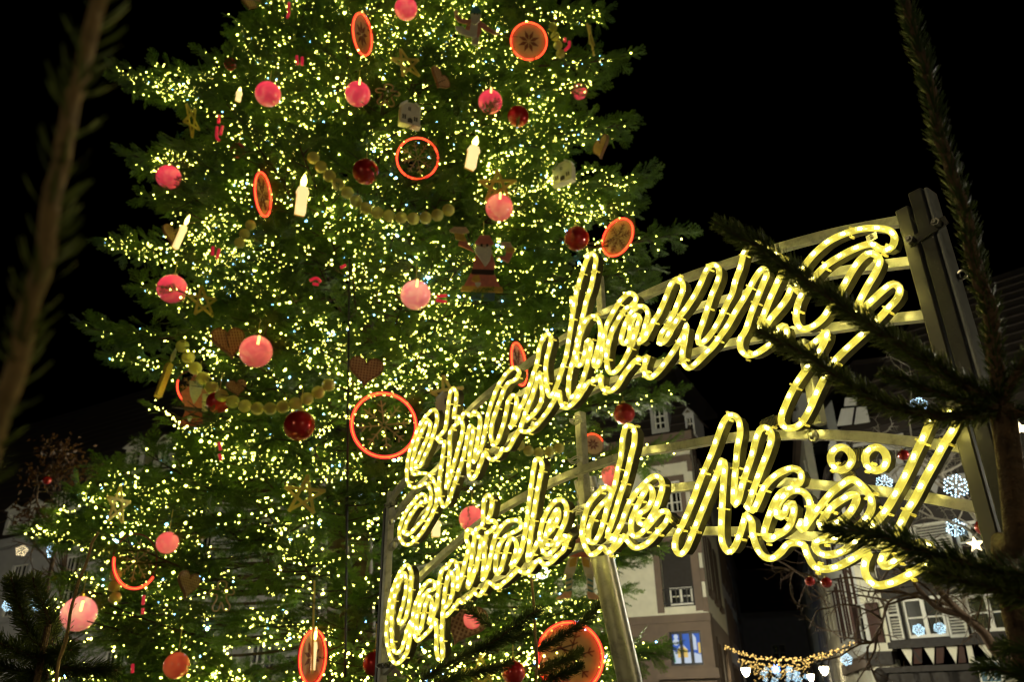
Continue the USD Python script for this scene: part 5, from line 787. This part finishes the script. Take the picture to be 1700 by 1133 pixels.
p2 = P(70, 1100, 15); bare_tree(p2*[1, 1, 0], [p2*[1, 1, 0], p2*[1, 1, .6], P(75, 1000, 15), P(88, 930, 15), P(95, 880, 15)], 7, 12, 'dark bare tree at the left edge behind the small firs', 'bark', .10, .35, 1, 1.1)
def hung_ball(x, y, r, d, lab):
    c = P(x, y, d); R = r*d/FPX; t = thing('red_ball', c, lab, 'bauble'); obj('globe', sphere(c, R, 3), 'bauble_red', t, smooth=80); obj('cap', rod(c+ZU*R*.95, c+ZU*R*1.15, R*.22, 10), 'gold_cap', t); obj('hanging_cord', rod(c+ZU*R*1.15, c+ZU*R*2.6, R*.05, 4), 'cable_black', t)
for x, y, r, d, lab in ((1500, 756, 9, 12, 'red glass ball between the letters e and l'), (1345, 966, 8, 12, 'left of the two red glass balls over the street'), (1372, 968, 9, 12, 'right of the two red glass balls over the street'), (1632, 876, 13, 11, 'red glass ball touching the right sign post'), (78, 798, 7, 14, 'red glass ball on the dry shrub at left'), (80, 893, 6, 14, 'dark red glass ball beside the edge on snowflake'), (92, 1030, 7, 14, 'red glass ball left of the pale bauble'), (90, 962, 5, 14, 'tiny dark red glass ball at lower left')): hung_ball(x, y, r, d, lab)
# shrub tips with dry brown leaves
r = np.random.default_rng(8); b = P(105, 985, 14.5); SH = thing('dry_shrub', b*[1, 1, 0], 'tall shrub with dry brown leaves left of the giant tree', 'shrub'); st = []; V, F = [], []
for (x, y) in ((62, 792), (85, 745), (108, 750), (120, 775), (60, 850), (72, 862), (150, 790), (95, 790), (105, 770), (45, 857)):
    e = P(x, y, 14.5); m = b*.4+e*.6+r.normal(0, .12, 3); q = catmull(np.array([b*[1, 1, 0], b*.99+[0, 0, -.2], m, e]), .15); st.append(tube(q, np.linspace(.03, .006, len(q)), 5, caps=False))
    for _ in range(70):
        c = e+r.normal(0, .16, 3)*[1, 1, .7]; a = unit(r.normal(0, 1, 3)); s = unit(np.cross(a, r.normal(0, 1, 3))); i = len(V); V.extend([c, c+a*.05+s*.025, c+a*.11, c+a*.05-s*.025]); F.extend([[i, i+1, i+2], [i, i+2, i+3]])
for q in st: obj('stem', q, 'bark', SH)
obj('dry_leaves', (np.array(V), np.array(F)), 'dry_leaf', SH, kind='stuff')
# ---------------------------------------------------------------- firs close to the camera
def needles(c, ln, per_m, w, seed, ang=.95, flat=.35, taper=.5, rs=.0):
    """blunt needles set all round a twig, leaning forwards"""
    r = np.random.default_rng(seed); t, a, b = frames(c); L = np.r_[0, np.cumsum(np.linalg.norm(np.diff(c, axis=0), axis=1))]; n = int(L[-1]*per_m); s = np.sort(r.uniform(0, L[-1], n)); I = lambda x: np.stack([np.interp(s, L, x[:, i]) for i in range(3)], 1)
    p, tt = I(c), I(t); a1 = np.cross(tt, ZU); a1 /= np.linalg.norm(a1, axis=1)[:, None]+1e-9; b1 = np.cross(a1, tt); th = r.uniform(0, 2*np.pi, n)
    rad = a1*np.cos(th)[:, None]+b1*(np.sin(th)*(1-flat))[:, None]; rad /= np.linalg.norm(rad, axis=1)[:, None]+1e-9; p = p+rad*(rs*.8)
    ag = ang*r.uniform(.75, 1.25, n)[:, None]; d = tt*np.cos(ag)+rad*np.sin(ag); d2 = d+tt*.35; d2 /= np.linalg.norm(d2, axis=1)[:, None]; ll = (ln*r.uniform(.7, 1.15, n)*np.interp(s, [0, L[-1]*.85, L[-1]], [1, 1, taper]))[:, None]
    sd = np.cross(d, rad+r.normal(0, .4, (n, 3))); sd *= w/(np.linalg.norm(sd, axis=1)[:, None]+1e-9); m = p+d*ll*.55; e = m+d2*ll*.45
    v = np.stack([p-sd*.6, p+sd*.6, m+sd, m-sd, e+sd*.45, e-sd*.45], 1).reshape(-1, 3); f = np.array([[0, 1, 2], [0, 2, 3], [3, 2, 4], [3, 4, 5]]); return v, (f[None]+6*np.arange(n)[:, None, None]).reshape(-1, 3)
def fir_branch(par, pts, r0, r1, ln, per_m, seed, w=.0008, nm='branch', mt='bark', tw='needles', **k):
    c = catmull(np.array(pts), .012); rw = np.random.default_rng(seed+900); wb = np.cumsum(rw.normal(0, 1, c.shape), 0); wb -= np.linspace(wb[0], wb[-1], len(c)); c = c+wb*.0011*min(1, r0/.006); b = obj(nm, tube(c, np.linspace(r0, r1, len(c)), 8), mt, par, smooth=60); obj(tw, needles(c, ln, per_m, w, seed, rs=(r0+r1)/2, **k), 'fir_fore', b, kind='stuff')
Q = lambda d, *xy: [P(x, y, dd) for (x, y), dd in zip(xy, np.linspace(d[0], d[1], len(xy)))]
n0 = P(1662, 672, 1.05); RF = thing('near_fir', P(1690, 1000, 1.05)*[1, 1, 0], 'young fir standing close at the right, its dark branches crossing the sign', 'fir tree')
tb = P(1712, 1133, 1.05); obj('trunk', tube(catmull(np.array([tb*[1, 1, 0], tb, P(1690, 900, 1.05), P(1676, 760, 1.05), n0]), .03), .016, 14), 'bark', RF, smooth=60)
fir_branch(RF, Q((1.05, 1.12), (1660, 675), (1640, 540), (1605, 400), (1565, 260), (1530, 120), (1500, 20), (1488, -40)), .0105, .0055, .017, 2800, 1, w=.0010, ang=.75, flat=0, nm='leader')
fir_branch(RF, Q((1.05, 1.15), (1660, 672), (1545, 605), (1430, 525), (1345, 465), (1265, 415), (1188, 368)), .0075, .003, .022, 6500, 2, flat=.3)
fir_branch(RF, Q((1.05, 1.12), (1660, 680), (1560, 688), (1470, 668), (1380, 615), (1320, 580), (1255, 548)), .0075, .003, .020, 6500, 3, flat=.3)
fir_branch(RF, Q((1.04, 1.08), (1655, 676), (1600, 668), (1540, 648), (1500, 628), (1462, 618)), .005, .0022, .017, 5500, 4)
fir_branch(RF, Q((.98, 1.10), (1760, 970), (1680, 958), (1580, 930), (1480, 900), (1420, 885), (1368, 878)), .010, .0025, .030, 6500, 5, taper=.35)
fir_branch(RF, Q((.98, 1.0), (1760, 1000), (1680, 985), (1600, 965), (1540, 950)), .007, .0025, .026, 5000, 6); fir_branch(RF, Q((1.05, 1.0), (1662, 672), (1700, 600), (1745, 520)), .007, .003, .017, 3000, 7); fir_branch(RF, Q((1.05, .98), (1665, 690), (1710, 680), (1770, 650)), .007, .003, .018, 4500, 8)
fir_branch(RF, Q((1.0, 1.1), (1760, 1120), (1725, 1085), (1690, 1075), (1660, 1080)), .006, .0025, .020, 5000, 9); fir_branch(RF, Q((1.0, 1.1), (1770, 1160), (1720, 1135), (1670, 1115), (1625, 1112)), .006, .0025, .022, 5000, 10); fir_branch(RF, Q((1.05, 1.1), (1690, 900), (1705, 840), (1740, 800)), .005, .002, .017, 3000, 11)
# blurred branch right before the lens on the left
LF = thing('lens_branch', P(60, 500, .42)*[1, 1, 0], 'out of focus bare brown fir branch rising along the left edge', 'fir branch')
fir_branch(LF, Q((.41, .44), (-40, 860), (-5, 690), (28, 540), (60, 420), (92, 290), (122, 150), (154, 20), (180, -80)), .0062, .0038, .020, 480, 13, w=.0013, ang=.8, flat=0, mt='lens_bark', taper=1)
# small firs along the bottom
SF = thing('small_fir', P(72, 1100, 2.0)*[1, 1, 0], 'small dark green fir at the bottom left corner', 'fir tree'); sb = P(80, 1120, 2.0); obj('trunk', rod(sb*[1, 1, 0], P(82, 1030, 2.0), .012, 10, .008), 'bark', SF)
for i, (d, *xy) in enumerate((((2.0, 1.9), (82, 1090), (50, 1050), (30, 1000), (18, 960)), ((2.0, 1.8), (82, 1100), (40, 1085), (0, 1070), (-40, 1050)), ((2.0, 2.0), (85, 1105), (130, 1112), (160, 1112), (195, 1114)), ((2.0, 2.1), (84, 1070), (86, 1050), (84, 1040), (80, 1030)), ((2.0, 1.9), (80, 1120), (40, 1118), (0, 1108), (-30, 1098)), ((2.0, 1.9), (84, 1095), (98, 1085), (108, 1082), (118, 1080)), ((2.0, 2.0), (80, 1125), (60, 1128), (30, 1140), (0, 1150)), ((1.95, 1.9), (82, 1040), (72, 1010), (60, 985), (55, 960)))): fir_branch(SF, Q(d, *xy), .006, .0025, .034, 4500, 20+i, w=.0012)
VS = thing('fir_stem', P(115, 1120, 1.6)*[1, 1, 0], 'thin brown fir stem with sparse needles before the pale peach bauble', 'fir stem'); fir_branch(VS, [P(88, 1180, 1.6)*[1, 1, 0]]+Q((1.6, 1.6), (88, 1180), (105, 1095), (122, 1030), (140, 950), (156, 900), (163, 885)), .0055, .003, .011, 260, 40, ang=.8, mt='twig')
MF = thing('middle_fir', P(800, 1120, 2.3)*[1, 1, 0], 'dark fir at the bottom centre under the sign', 'fir tree'); mb = P(700, 1150, 2.3); obj('trunk', rod(mb*[1, 1, 0], mb, .013, 10), 'twig', MF)
for i, (d, *xy) in enumerate((((2.3, 2.3), (700, 1130), (755, 1098), (820, 1070), (885, 1050)), ((2.3, 2.4), (690, 1150), (745, 1128), (800, 1115), (850, 1100)), ((2.3, 2.2), (790, 1082), (840, 1050), (868, 1030), (898, 1012)), ((2.3, 2.4), (890, 1080), (935, 1055), (970, 1030), (1000, 998)), ((2.3, 2.4), (890, 1120), (920, 1105), (945, 1095), (965, 1080)), ((2.3, 2.4), (895, 1140), (925, 1125), (945, 1115), (965, 1105)), ((2.3, 2.3), (815, 1040), (790, 1020), (775, 1005)))): fir_branch(MF, Q(d, *xy), .005, .002, .026, 4200, 50+i, w=.0011)
M2 = thing('fir_stem', P(888, 1133, 2.2)*[1, 1, 0], 'thin green fir stem rising under the lower sign line', 'fir stem'); fir_branch(M2, [P(893, 1160, 2.2)*[1, 1, 0]]+Q((2.2, 2.25), (893, 1160), (889, 1080), (886, 1020), (882, 960)), .006, .004, .010, 300, 70, mt='twig')
for i, (xy, lab) in enumerate((((522, 965, 518, 1120), 'thin straw coloured wire hanging before the tree at the bottom'),)): pth = obj('hanging_wire', rod(front(xy[0], xy[1], .3), front(xy[2], xy[3], .3), .012, 5), 'straw'); tag(stage.GetPrimAtPath(pth), lab, 'wire')
